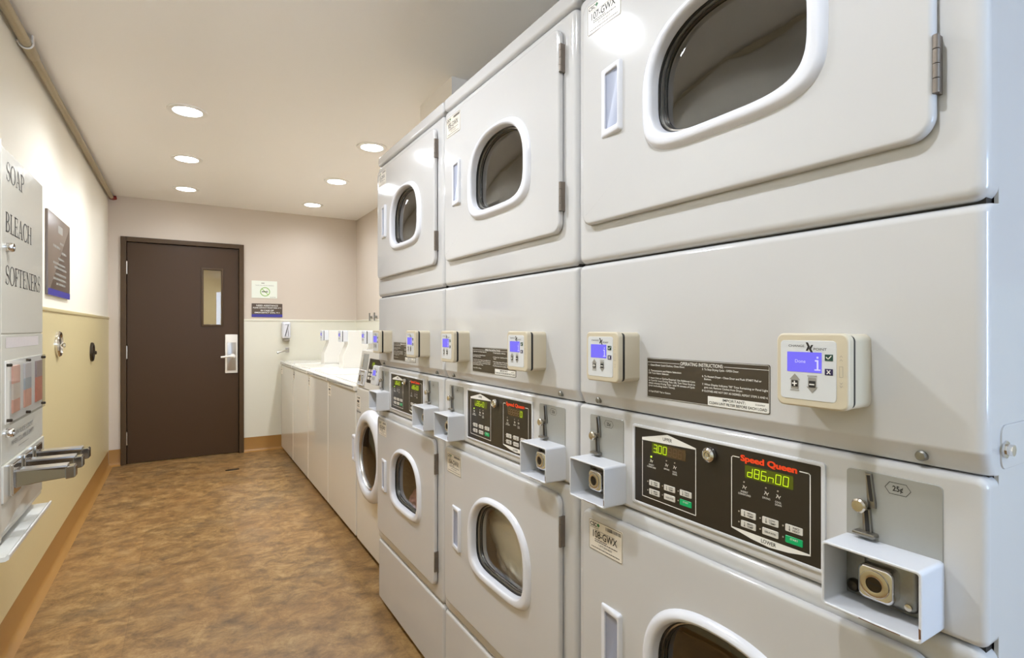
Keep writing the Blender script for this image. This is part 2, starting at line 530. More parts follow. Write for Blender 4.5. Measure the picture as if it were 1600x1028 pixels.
ROMAN = {
    'S': (0.58, S_),
    'O': (0.80, lambda: ribbon(arc(0.40, 0.5, 0.33, 0.49, 0, 360, 36), lambda s: TN + (TK - TN) * abs(math.cos(2 * PI * s)) ** 1.5)),
    'A': (0.76, lambda: dg(0.12, 0, 0.37, 1, TN) + dg(0.62, 0, 0.38, 1, TK) + hst(0.22, 0.55, 0.34) + srf(0.13, 0) + srf(0.62, 0)),
    'P': (0.62, lambda: stem(0.16) + bowl(0.22, 0.735, 0.32, 0.25, 90, -90) + hst(0.16, 0.24, 0.985) + hst(0.16, 0.24, 0.485)),
    'B': (0.66, lambda: stem(0.16) + bowl(0.22, 0.755, 0.28, 0.23, 90, -90) + bowl(0.22, 0.27, 0.34, 0.255, 90, -90) + hst(0.16, 0.24, 0.985) + hst(0.16, 0.24, 0.525) + hst(0.16, 0.24, 0.017)),
    'L': (0.60, lambda: stem(0.16) + hst(0.16, 0.55, 0.017) + vst(0.54, 0, 0.26, TN)),
    'E': (0.62, lambda: stem(0.16) + hst(0.16, 0.52, 0.983) + hst(0.16, 0.44, 0.51) + hst(0.16, 0.55, 0.017) + vst(0.52, 0.76, 1, TN) + vst(0.43, 0.40, 0.62, TN) + vst(0.54, 0, 0.26, TN)),
    'C': (0.74, lambda: ribbon(arc(0.40, 0.5, 0.33, 0.49, 40, 320, 30), lambda s: TN + (TK - TN) * math.sin(PI * s) ** 2) + vst(0.65, 0.70, 1.0, TN) + vst(0.65, 0, 0.24, TN)),
    'H': (0.80, lambda: stem(0.16) + stem(0.62) + hst(0.16, 0.62, 0.51)),
    'F': (0.58, lambda: stem(0.16) + hst(0.16, 0.52, 0.983) + hst(0.16, 0.44, 0.49) + vst(0.52, 0.74, 1, TN) + vst(0.43, 0.38, 0.60, TN)),
    'T': (0.68, lambda: vst(0.33) + srf(0.33, 0) + hst(0.04, 0.62, 0.983) + vst(0.05, 0.74, 1, TN) + vst(0.61, 0.74, 1, TN)),
    'N': (0.80, lambda: stem(0.14, TN) + stem(0.64, TN) + dg(0.60, 0, 0.16, 1, TK)),
    'R': (0.70, lambda: stem(0.16) + bowl(0.22, 0.745, 0.30, 0.24, 90, -90) + hst(0.16, 0.24, 0.985) + hst(0.16, 0.30, 0.505) + dg(0.62, 0, 0.30, 0.52, TK) + srf(0.62, 0)),
}
def roman(bm, fr, word, a, b, h, w, p):
    total = sum(ROMAN[c][0] for c in word)
    s = w / total
    x = 0
    for c in word:
        for q in ROMAN[c][1]():
            pts = [(a + (x + u) * s, b + v * h) for u, v in q]
            area = sum(pts[i][0] * pts[(i + 1) % 4][1] - pts[(i + 1) % 4][0] * pts[i][1] for i in range(4))
            flat(bm, fr, pts if area > 0 else pts[::-1], p)
        x += ROMAN[c][0]

# ================================================================ THE ROOM
def struct(name, bm, m, parent=None, **k):
    o = obj(name, bm, m, parent, **k)
    if not parent:
        o['kind'] = 'structure'
    return o

DOORA, DOORB, DOORT = -0.487, 0.503, 2.05            # outside of the steel frame
bm = new(); slab(bm, LEFT - 0.1, RIGHT + 0.1, REAR - 0.1, 8.3, -0.1, 0); struct('floor', bm, 'floor', smooth=False)
bm = new(); slab(bm, LEFT - 0.1, RIGHT + 0.1, REAR - 0.1, BACK + 0.1, CEIL, CEIL + 0.1); struct('ceiling', bm, 'ceil', smooth=False)
bm = new(); slab(bm, LEFT - 0.1, LEFT, REAR - 0.1, BACK + 0.1, 0, CEIL); struct('wall_left', bm, 'wall_cream', smooth=False)
bm = new(); slab(bm, RIGHT, RIGHT + 0.1, REAR - 0.1, BACK + 0.1, 0, CEIL); struct('wall_right', bm, 'wall', smooth=False)
bm = new()
slab(bm, LEFT, DOORA + 0.02, BACK, BACK + 0.1, 0, CEIL)
slab(bm, DOORB - 0.02, RIGHT, BACK, BACK + 0.1, 0, CEIL)
slab(bm, DOORA + 0.02, DOORB - 0.02, BACK, BACK + 0.1, DOORT - 0.02, CEIL)
struct('wall_back', bm, 'wall', smooth=False)
# wall behind the camera, with a tall window that lets the cool daylight in
WX0, WX1, WZ0, WZ1 = 0.60, 1.52, 0.75, 2.15
bm = new()
slab(bm, LEFT, WX0, REAR - 0.1, REAR, 0, CEIL)
slab(bm, WX1, RIGHT, REAR - 0.1, REAR, 0, CEIL)
slab(bm, WX0, WX1, REAR - 0.1, REAR, 0, WZ0)
slab(bm, WX0, WX1, REAR - 0.1, REAR, WZ1, CEIL)
struct('wall_rear', bm, 'wall', smooth=False)
win = empty('window_1', (WX0, REAR, WZ0), kind='structure')
bm = new()
fr = Fr((0, -0.06, 0), (-1, 0, 0), (0, 0, 1))
ww, wh = WX1 - WX0, WZ1 - WZ0
frw = Fr((0, -0.07, 0), (1, 0, 0), (0, 0, 1))
for a0, a1, b0, b1 in ((0, ww, 0, 0.05), (0, ww, wh - 0.05, wh), (0, 0.05, 0.05, wh - 0.05), (ww - 0.05, ww, 0.05, wh - 0.05), (ww / 2 - 0.02, ww / 2 + 0.02, 0.05, wh - 0.05)):
    box(bm, frw, a0, a1, b0, b1, -0.02, 0.02)
obj('window_frame', bm, 'trim_white', win, smooth=False)
bm = new(); flat(bm, Fr((0, -0.065, 0), (-1, 0, 0), (0, 0, 1)), [(-ww + 0.03, 0.03), (-0.03, 0.03), (-0.03, wh - 0.03), (-ww + 0.03, wh - 0.03)], 0)
obj('pane', bm, 'glass_clear', win, smooth=False)

# duct chase that drops from the ceiling above the far dryer
bm = new(); slab(bm, 1.077, RIGHT, 2.325, 2.72, 2.06, CEIL); struct('wall_chase', bm, 'ceil', smooth=False)

# lower wall panels with a thin cap
FB = Fr((0, BACK, 0), (1, 0, 0), (0, 0, 1))            # back wall, looking at it
FL = Fr((LEFT, 0, 0), (0, 1, 0), (0, 0, 1))            # left wall
FR = Fr((RIGHT, 0, 0), (0, -1, 0), (0, 0, 1))          # right wall
bm = new(); box(bm, FB, DOORB + 0.001, RIGHT, 0.14, 1.300, 0, 0.004); box(bm, FB, DOORB + 0.001, RIGHT, 1.300, 1.318, 0, 0.010, 0.003)
struct('trim_1', bm, 'panel_white')
bm = new(); box(bm, FL, REAR, BACK, 0.14, 1.308, 0, 0.004); box(bm, FL, REAR, BACK, 1.308, 1.326, 0, 0.010, 0.003)
struct('trim_2', bm, 'panel_tan')
bm = new(); box(bm, FR, -BACK, -REAR, 0.14, 1.300, 0, 0.004); box(bm, FR, -BACK, -REAR, 1.300, 1.318, 0, 0.010, 0.003)
struct('trim_3', bm, 'panel_white')
# cove base: upright strip with a curved toe
def cove(bm, fr, a0, a1):
    prof = [(0.145, 0.001), (0.143, 0.004), (0.03, 0.005), (0.016, 0.009), (0.007, 0.017), (0.003, 0.028), (0.0, 0.036)]
    ls = [[bm.verts.new(fr.p(a, b, p)) for b, p in prof] for a in (a0, a1)]
    for i in range(len(prof) - 1):
        bm.faces.new((ls[0][i], ls[0][i + 1], ls[1][i + 1], ls[1][i]))
bm = new(); cove(bm, FL, REAR, BACK - 0.02); struct('baseboard_left', bm, 'base')
bm = new(); cove(bm, FB, LEFT + 0.005, DOORA); cove(bm, FB, DOORB, 1.55); struct('baseboard_back', bm, 'base')

# door frame and door
bm = new()
for a0, a1, b0, b1 in ((DOORA, DOORA + 0.042, 0, DOORT), (DOORB - 0.042, DOORB, 0, DOORT), (DOORA + 0.042, DOORB - 0.042, DOORT - 0.042, DOORT)):
    box(bm, FB, a0, a1, b0, b1, -0.1, 0.022, 0.003)
# rebate behind the leaf
for a0, a1, b0, b1 in ((DOORA + 0.042, DOORA + 0.058, 0, DOORT - 0.042), (DOORB - 0.058, DOORB - 0.042, 0, DOORT - 0.042), (DOORA + 0.058, DOORB - 0.058, DOORT - 0.058, DOORT - 0.042)):
    box(bm, FB, a0, a1, b0, b1, -0.1, -0.050)
struct('trim_4', bm, 'brown_frame', wn=True)
dr = empty('door_1', (0, BACK, 0), kind='structure')
FD = Fr((0, 0, 0), (1, 0, 0), (0, 0, 1))
da0, da1, db0, db1 = DOORA + 0.046, DOORB - 0.046, 0.008, DOORT - 0.046
va0, va1, vb0, vb1 = 0.150, 0.314, 1.256, 1.796
bm = new()
out_, in_ = pair(rr(da0, da1, db0, db1, 0), rr(va0, va1, vb0, vb1, 0), ((va0 + va1) / 2, (vb0 + vb1) / 2), 24)
ang = sorted({round(math.atan2(b - 1.526, a - 0.232) % (2 * PI), 5) for a, b in rr(da0, da1, db0, db1, 0) + rr(va0, va1, vb0, vb1, 0)})
out_, in_ = polar(rr(da0, da1, db0, db1, 0), (0.232, 1.526), ang), polar(rr(va0, va1, vb0, vb1, 0), (0.232, 1.526), ang)
ring(bm, FD, out_, in_, -0.048, -0.048, -0.006, 0.001, 0.001, 1)
obj('door_leaf', bm, 'brown', dr, smooth=False)
bm = new()
i2 = rr(va0 + 0.008, va1 - 0.008, vb0 + 0.008, vb1 - 0.008, 0)
ring(bm, FD, rr(va0 - 0.010, va1 + 0.010, vb0 - 0.010, vb1 + 0.010, 0), i2, -0.01, -0.04, 0.004, 0.003, 0.003, 2)
obj('window_frame', bm, 'brown_frame', dr)
bm = new(); flat(bm, FD, i2, -0.028); obj('glass_pane', bm, 'glass_clear', dr, smooth=False)
for zc in (1.772, 1.010, 0.235):
    bm = new()
    box(bm, FD, DOORA + 0.030, DOORA + 0.046, zc - 0.055, zc + 0.055, 0, 0.008, 0.002)
    tube(bm, [FD.p(DOORA + 0.044, zc + s, 0.012) for s in (-0.058, -0.02, 0.02, 0.058)], 0.0085)
    obj('hinge', bm, 'steel', dr)
hb = new()
box(hb, FD, 0.340, 0.448, 0.790, 1.166, -0.006, 0.012, 0.004, 0.006)
hd = obj('lock_plate', hb, 'trim_white', dr)
bm = new(); box(bm, FD, 0.356, 0.434, 0.815, 1.09, 0.012, 0.0145, 0.001, 0.003); obj('plate_inset', bm, 'steel', hd)
bm = new()
lathe(bm, FD, 0.405, 0.955, [(0.024, 0.012), (0.024, 0.02), (0.014, 0.024), (0.012, 0.055), (0.004, 0.06)], 20)
tube(bm, [FD.p(0.405, 0.955, 0.052), FD.p(0.38, 0.955, 0.056), FD.p(0.30, 0.948, 0.05)], [0.012, 0.011, 0.009])
obj('lever_handle', bm, 'trim_white', hd)
bm = new(); box(bm, FD, DOORB - 0.036, DOORB - 0.020, 0.905, 1.0, 0.022, 0.025, 0.001); obj('strike_plate', bm, 'brown_frame', dr)

# hallway seen through the door glass
bm = new()
slab(bm, LEFT - 0.1, LEFT, BACK + 0.1, 8.3, 0, CEIL); slab(bm, RIGHT, RIGHT + 0.1, BACK + 0.1, 8.3, 0, CEIL)
slab(bm, LEFT - 0.1, RIGHT + 0.1, 8.2, 8.3, 0, CEIL); slab(bm, LEFT - 0.1, RIGHT + 0.1, BACK + 0.1, 8.3, CEIL, CEIL + 0.1)
struct('wall_hallway', bm, 'hall', smooth=False)

# ================================================================ CEILING LIGHTS
FC = Fr((0, 0, 0), (1, 0, 0), (0, -1, 0))              # looking up: out is down
def spot(x, y, k=1.0):
    l = bpy.data.lights.new('downlight_beam', 'SPOT')
    l.energy, l.color = LAMP_W * k, [min(1, c / 1.04) for c in LAMP_COL]
    l.spot_size, l.spot_blend = math.radians(161), 0.7
    l.shadow_soft_size = 0.05
    o = bpy.data.objects.new('downlight_beam', l)
    o.location = (x, y, CEIL - 0.012)
    COL.objects.link(o)

def downlight(x, y, label, k=1.0):
    t = empty('recessed_light', (x, y, CEIL), label, 'ceiling light', 'recessed round lights in the ceiling')
    bm = new()
    ring(bm, FC, circ(0, 0, 0.098, 48), circ(0, 0, 0.070, 48), 0, 0.001, 0.007, 0.004, 0.003)
    obj('trim_ring', bm, 'trim_white', t)
    bm = new()
    lathe(bm, FC, 0, 0, [(0.0699, 0.001), (0.066, 0.0035), (0.04, 0.005), (0.0001, 0.0055)], 48, closed=False)
    obj('lens', bm, 'lamp', t)
    spot(x, y, k)
downlight(0.015, 3.44, 'round recessed ceiling light of the left row, nearest to the camera', 1.12)
downlight(0.015, 4.41, 'round recessed ceiling light in the middle of the left row')
downlight(0.012, 5.36, 'round recessed ceiling light of the left row, nearest to the brown door', 0.32)
downlight(1.05, 3.50, 'round recessed ceiling light right above the far washers, nearest to the stacked dryers', 0.85)
downlight(1.05, 4.46, 'round recessed ceiling light in the middle of the right row over the washers', 1.0)
downlight(1.05, 5.42, 'round recessed ceiling light of the right row, nearest to the back wall', 0.32)
downlight(0.015, 1.60, 'round recessed ceiling light mirrored in the door of the nearest dryer', 1.5)
downlight(0.015, 0.40, 'round ceiling light added for fill above the camera, out of the picture', 1.05)  # added fill lamp, no such fitting known overhead
spot(0.1, 7.0, 2.2)
hl = empty('recessed_light', (0.1, 7.0, CEIL), 'round ceiling light in the hallway behind the brown door', 'ceiling light')
bm = new(); ring(bm, FC, circ(0, 0, 0.098, 32), circ(0, 0, 0.070, 32), 0, 0.001, 0.007, 0.004, 0.003); obj('trim_ring', bm, 'trim_white', hl)
bm = new(); lathe(bm, FC, 0, 0, [(0.0699, 0.001), (0.066, 0.0035), (0.0001, 0.0055)], 32, closed=False); obj('lens', bm, 'lamp', hl)

# ================================================================ STACKED DRYERS
def window_outline(ac, b0, b1, hw, n=72):
    bc = b0 + (b1 - b0) * 0.44
    out = []
    for k in range(n):
        t = 2 * PI * k / n
        c, s = math.cos(t), math.sin(t)
        e = 2.35 if s > 0 else 4.2
        ry = (b1 - bc) if s > 0 else (bc - b0)
        out.append((ac + hw * math.copysign(abs(c) ** (2 / e), c), bc + ry * math.copysign(abs(s) ** (2 / e), s)))
    return out

def arrow(bm, fr, a, b, w, h, up, p, mi=0):
    s = 1 if up else -1
    pts = [(a - w * 0.36, b - s * h * 0.5), (a + w * 0.36, b - s * h * 0.5), (a + w * 0.36, b + s * h * 0.12), (a + w * 0.5, b + s * h * 0.12), (a, b + s * h * 0.55), (a - w * 0.5, b + s * h * 0.12), (a - w * 0.36, b + s * h * 0.12)]
    flat(bm, fr, pts if up else pts[::-1], p, mi)

def card_reader(fr, a, b, parent, message, m='reader'):
    """Beige card reader; (a, b) is its centre on the machine's front."""
    f = fr.at(a, b)
    W2, H2 = 0.047, 0.048
    bm = new()
    plate(bm, f, rr(-W2 + 0.002, W2 - 0.001, -H2 + 0.001, H2 - 0.001, 0.009), 0, 0.0400, 0.004)
    root = obj('card_reader', bm, m, parent, wn=True)
    root['label'] = 'beige card reader with violet lit screen'
    bm = new()
    plate(bm, f, rr(-W2, W2, -H2, H2, 0.010), 0.0440, 0.055, 0.003, 4)
    obj('reader_cover', bm, m, root, wn=True)
    bm = new(); plate(bm, f, rr(-W2 + 0.004, W2 - 0.0012, -H2 + 0.002, H2 - 0.002, 0.008), 0.0375, 0.0450)  # flush black insert paints the shade deep in the swipe slot
    obj('card_slot', bm, 'black', root)
    bm = new(); plate(bm, f, rr(-0.0405, 0.0325, -0.0385, 0.0385, 0.005), 0.0545, 0.0556, 0.0004, 1)
    obj('faceplate', bm, 'faceplate', root)
    p = 0.0558
    bm = new(); plate(bm, f, rr(-0.031, 0.0145, -0.0025, 0.0235, 0.0005), p - 0.0006, p + 0.0002)
    obj('screen', bm, 'screen', root, smooth=False)
    bm = new()
    if message:
        text(bm, f, message, -0.020, 0.0095, 0.0042, 0.014, 'L', 0.0, p + 0.0004)
        pass
    for q in ((0.0083, 0.0107, 0.0158, 0.0182), (0.0085, 0.0107, 0.0018, 0.0138), (0.0062, 0.0086, 0.0118, 0.0138), (0.0056, 0.0134, 0.0004, 0.0020)):
        flat(bm, f, [(q[0], q[2]), (q[1], q[2]), (q[1], q[3]), (q[0], q[3])], p + 0.0004)
    obj('screen_text', bm, 'screen_ink', root, smooth=False)
    bm = new(); plate(bm, f, rr(0.0185, 0.0285, 0.0135, 0.0215, 0.0006), p - 0.0004, p + 0.0004, 0.0002, 1)
    ck = obj('confirm_button', bm, 'teal', root)
    bm = new(); plate(bm, f, rr(0.0185, 0.0285, -0.0045, 0.0035, 0.0006), p - 0.0004, p + 0.0004, 0.0002, 1)
    obj('cancel_button', bm, 'navy', root)
    bm = new()
    line(bm, f, [(0.0208, 0.0178), (0.0229, 0.0156), (0.0264, 0.0195)], 0.0012, p + 0.0006)
    line(bm, f, [(0.0217, 0.0015), (0.0253, -0.0025)], 0.0012, p + 0.0006)
    line(bm, f, [(0.0253, 0.0015), (0.0217, -0.0025)], 0.0012, p + 0.0007)
    flat(bm, f, [(-0.0238, -0.0188), (-0.0172, -0.0188), (-0.0172, -0.0172), (-0.0238, -0.0172)], p + 0.0010)
    flat(bm, f, [(-0.0213, -0.0213), (-0.0197, -0.0213), (-0.0197, -0.0147), (-0.0213, -0.0147)], p + 0.0011)
    flat(bm, f, [(-0.0008, -0.0185), (0.0058, -0.0185), (0.0058, -0.0169), (-0.0008, -0.0169)], p + 0.0010)
    obj('button_symbols', bm, 'ink_white', root, smooth=False)
    for up, aa, bb in ((True, -0.0205, -0.0155), (False, 0.0025, -0.0185)):
        bm = new(); arrow(bm, f, aa, bb, 0.0145, 0.019, up, p + 0.0003)
        s = -1 if up else 1
        for k in (1.3, 2.2):
            y = bb + s * (0.0095 + 0.0012 * k)
            flat(bm, f, [(aa - 0.0062, y - 0.0003), (aa + 0.0062, y - 0.0003), (aa + 0.0062, y + 0.0003), (aa - 0.0062, y + 0.0003)], p + 0.0003)
        y = bb + (-0.0025 if up else 0.0011)
        plate(bm, f, rr(aa - 0.0042, aa + 0.0042, y - 0.0042, y + 0.0042, 0.0008), p, p + 0.0008, 0.0002, 1, mi=1)
        obj('arrow_button', bm, ['ink_grey', 'ink'], root, smooth=False)
    bm = new()
    text(bm, f, 'CHANGE', -0.0185, 0.0300, 0.0030, 0.0215, 'C', 0.0, p)
    text(bm, f, 'POINT', 0.0125, 0.0262, 0.0030, 0.0165, 'C', 0.0, p)
    q = lambda x, y: (-0.001 + x * 0.0042, 0.0300 + y * 0.0062)
    flat(bm, f, [q(-1.2, 1), q(-0.6, 0.1), q(-1.2, -0.75), q(-0.55, -0.75), q(0.15, 0.1), q(-0.5, 1)][::-1], p)
    flat(bm, f, [q(1.2, -1.2), q(0.5, -0.35), q(1.15, 0.5), q(0.55, 0.5), q(-0.2, -0.35), q(0.45, -1.2)], p)
    obj('brand_lettering', bm, 'ink', root, smooth=False)
    bm = new()
    for y in (0.0185, 0.0140, -0.0125, -0.0165):
        s = 1 if y > 0 else -1
        line(bm, f, [(0.0365, y), (0.038, y + s * 0.002), (0.0395, y)], 0.0004, 0.0553)
    line(bm, f, [(0.036, -0.006), (0.036, 0.007), (0.040, 0.007), (0.040, -0.006)], 0.0004, 0.0553, True)
    obj('swipe_marks', bm, 'ink_grey', root, smooth=False)
    return root

def coin_plate(fr, a0, a1, parent):
    """Grey plate with the quarter slot and its bent chrome chute."""
    bm = new(); plate(bm, fr, rr(a0, a1, 0.945, 1.039, 0.006), -0.0035, 0.0012, 0.0006, 1)
    root = obj('coin_plate', bm, 'zinc_plate', parent)
    f = fr.at(a0, 0.945)
    bm = new()
    x = 0.027
    # bent strip down to the pivot, round stud, straight strip and foot
    for q in ([(x - 0.0025, 0.092), (x + 0.0045, 0.092), (x + 0.0095, 0.056), (x + 0.0095, 0.049), (x - 0.001, 0.049), (x - 0.0005, 0.060)], [(x - 0.0065, 0.047), (x + 0.0030, 0.047), (x + 0.0055, 0.017), (x - 0.0050, 0.017)]):
        plate(bm, f, q[::-1] if sum(q[i][0] * q[(i + 1) % len(q)][1] - q[(i + 1) % len(q)][0] * q[i][1] for i in range(len(q))) < 0 else q, 0.001, 0.006, 0.002, 2)
    plate(bm, f, rr(x - 0.015, x + 0.012, 0.012, 0.018, 0.003), 0.001, 0.013, 0.002, 2)
    obj('coin_chute', bm, 'chute', root)
    bm = new()
    lathe(bm, f, x - 0.006, 0.0505, [(0.0055, 0.001), (0.0055, 0.009), (0.0088, 0.010), (0.0088, 0.0145), (0.0068, 0.0165), (0.0001, 0.017)], 24)
    obj('pivot_stud', bm, 'nickel', root)
    bm = new()
    line(bm, f, [(x + 0.002, 0.088), (x + 0.0055, 0.060)], 0.0042, 0.0063)  # black stripes paint the dark reflection in the chute strips
    line(bm, f, [(x - 0.0005, 0.043), (x + 0.0012, 0.021)], 0.0048, 0.0063)
    line(bm, f, [(0.046, 0.0795), (0.051, 0.0865), (0.069, 0.0865), (0.074, 0.0795), (0.069, 0.0725), (0.051, 0.0725)], 0.0006, 0.0015, True)
    text(bm, f, '25\u00a2', 0.060, 0.0765, 0.0062, 0.0115, 'C', 0.02, 0.0015)
    obj('coin_marking', bm, 'ink', root, smooth=False)
    return root

def coin_box(fr, a0, a1, parent):
    """Open white steel collar around the cash drawer lock."""
    b0, b1, d = 0.873, 0.953, 0.056
    bm = new()
    ring(bm, fr, rr(a0, a1, b0, b1, 0.005), rr(a0 + 0.0035, a1 - 0.0035, b0 + 0.0035, b1 - 0.0035, 0.003), 0, 0.001, d, 0.001, 0.001, 1)
    root = obj('coin_box', bm, 'white_soft', parent, wn=True)
    f = fr.at((a0 + a1) / 2, (b0 + b1) / 2)
    w, h = (a1 - a0) / 2 - 0.004, 0.0358
    bm = new(); plate(bm, f, rr(-w, w, -h, h, 0.002), 0, 0.003); 
    plate(bm, f, rr(-0.026, 0.034, -0.031, 0.027, 0.010), 0.003, 0.014, 0.006, 3)
    obj('lock_housing', bm, 'dull', root)
    for aa, bb in ((-0.041, -0.024), (0.043, -0.026), (-0.036, 0.029)):
        bm = new(); lathe(bm, f, aa, bb, [(0.0085, 0.003), (0.0085, 0.006), (0.006, 0.0095), (0.0001, 0.011)], 18); obj('rivet', bm, 'bronze', root)
    bm = new(); plate(bm, f, rr(-0.024, 0.016, -0.023, 0.019, 0.009), 0.012, 0.032, 0.004, 4)
    obj('lock_body', bm, 'chrome', root, wn=True)
    bm = new()
    ring(bm, f, circ(-0.004, -0.002, 0.0165, 32), circ(-0.004, -0.002, 0.0088, 32), 0.031, 0.028, 0.0345, 0.0015, 0.001, 2)
    obj('lock_collar', bm, 'nickel', root)
    bm = new(); flat(bm, f, circ(-0.004, -0.002, 0.0090, 24), 0.0322)
    flat(bm, f, [(-0.011, -0.0030), (0.003, -0.0030), (0.003, -0.0010), (-0.011, -0.0010)], 0.0325, 1)
    obj('keyhole', bm, ['bronze', 'dark'], root, smooth=False)
    bm = new(); lathe(bm, f, 0.025, -0.022, [(0.004, 0.013), (0.004, 0.0165), (0.0001, 0.017)], 14); obj('rivet', bm, 'nickel', root)
    # worn paint along the lower lip
    bm = new()
    line(bm, fr, [(a0 + 0.045, b0 + 0.0018), (a0 + 0.060, b0 + 0.0012), (a0 + 0.088, b0 + 0.0018)], 0.0010, d + 0.0003)
    flat(bm, fr, [(a1 - 0.0030, b0 + 0.006), (a1 - 0.0008, b0 + 0.007), (a1 - 0.0010, b0 + 0.017), (a1 - 0.0032, b0 + 0.018)], d + 0.0003)
    obj('paint_chip', bm, 'rust', root, smooth=False)
    return root

def id_label(fr, a0, b0, number, parent, name='identification_label', w=0.102, h=0.063):
    f = fr.at(a0, b0)
    bm = new(); plate(bm, f, rr(0, w, 0, h, 0.003), -0.0005, 0.0006)
    root = obj(name, bm, 'sticker', parent, smooth=False)
    root['label'] = 'white sticker reading %s' % number
    p = 0.0009
    bm = new()
    line(bm, f, rr(0.0012, w - 0.0012, 0.0012, h - 0.0012, 0.003, 4), 0.0009, p, True)
    text(bm, f, 'CSC', 0.004, h - 0.0125, 0.0075, 0.0215, 'L', 0.03, p)
    text(bm, f, 'SERVICEWORKS', 0.004, h - 0.0165, 0.0022, 0.026, 'L', 0, p)
    rnd = random.Random(number)
    x = w * 0.52
    while x < w - 0.006:
        bw = rnd.choice((0.0007, 0.0012, 0.0018))
        flat(bm, f, [(x, h - 0.0115), (x + bw, h - 0.0115), (x + bw, h - 0.0045), (x, h - 0.0045)], p)
        x += bw + rnd.choice((0.0008, 0.0014))
    line(bm, f, [(0.018, h - 0.0195), (w - 0.022, h - 0.0195)], 0.0006, p)
    text(bm, f, number, w * 0.49, h * 0.45, 0.0140, w * 0.72, 'C', 0.012, p)
    dashes(bm, f, 0.019, w * 0.55, h * 0.38, 0.0016, p, rnd)
    dashes(bm, f, 0.019, w * 0.86, h * 0.32, 0.0016, p, rnd)
    text(bm, f, '1-877-264-6622', w * 0.50, h * 0.21, 0.0034, w * 0.40, 'C', 0, p)
    dashes(bm, f, 0.008, w * 0.92, h * 0.11, 0.0014, p, rnd)
    obj('lettering', bm, 'ink', root, smooth=False)
    bm = new()
    for dx, dy in ((0, 0.002), (-0.0022, 0), (0.0022, 0), (0, -0.0015)):
        flat(bm, f, circ(0.0300 + dx, h - 0.0080 + dy, 0.0021, 10), p + 0.0001 + abs(dx) * 0.02 + max(0, dy) * 0.03)
    flat(bm, f, [(0.0295, h - 0.0145), (0.0305, h - 0.0145), (0.0305, h - 0.009), (0.0295, h - 0.009)], p)
    obj('tree_emblem', bm, 'green_ink', root, smooth=False)
    return root

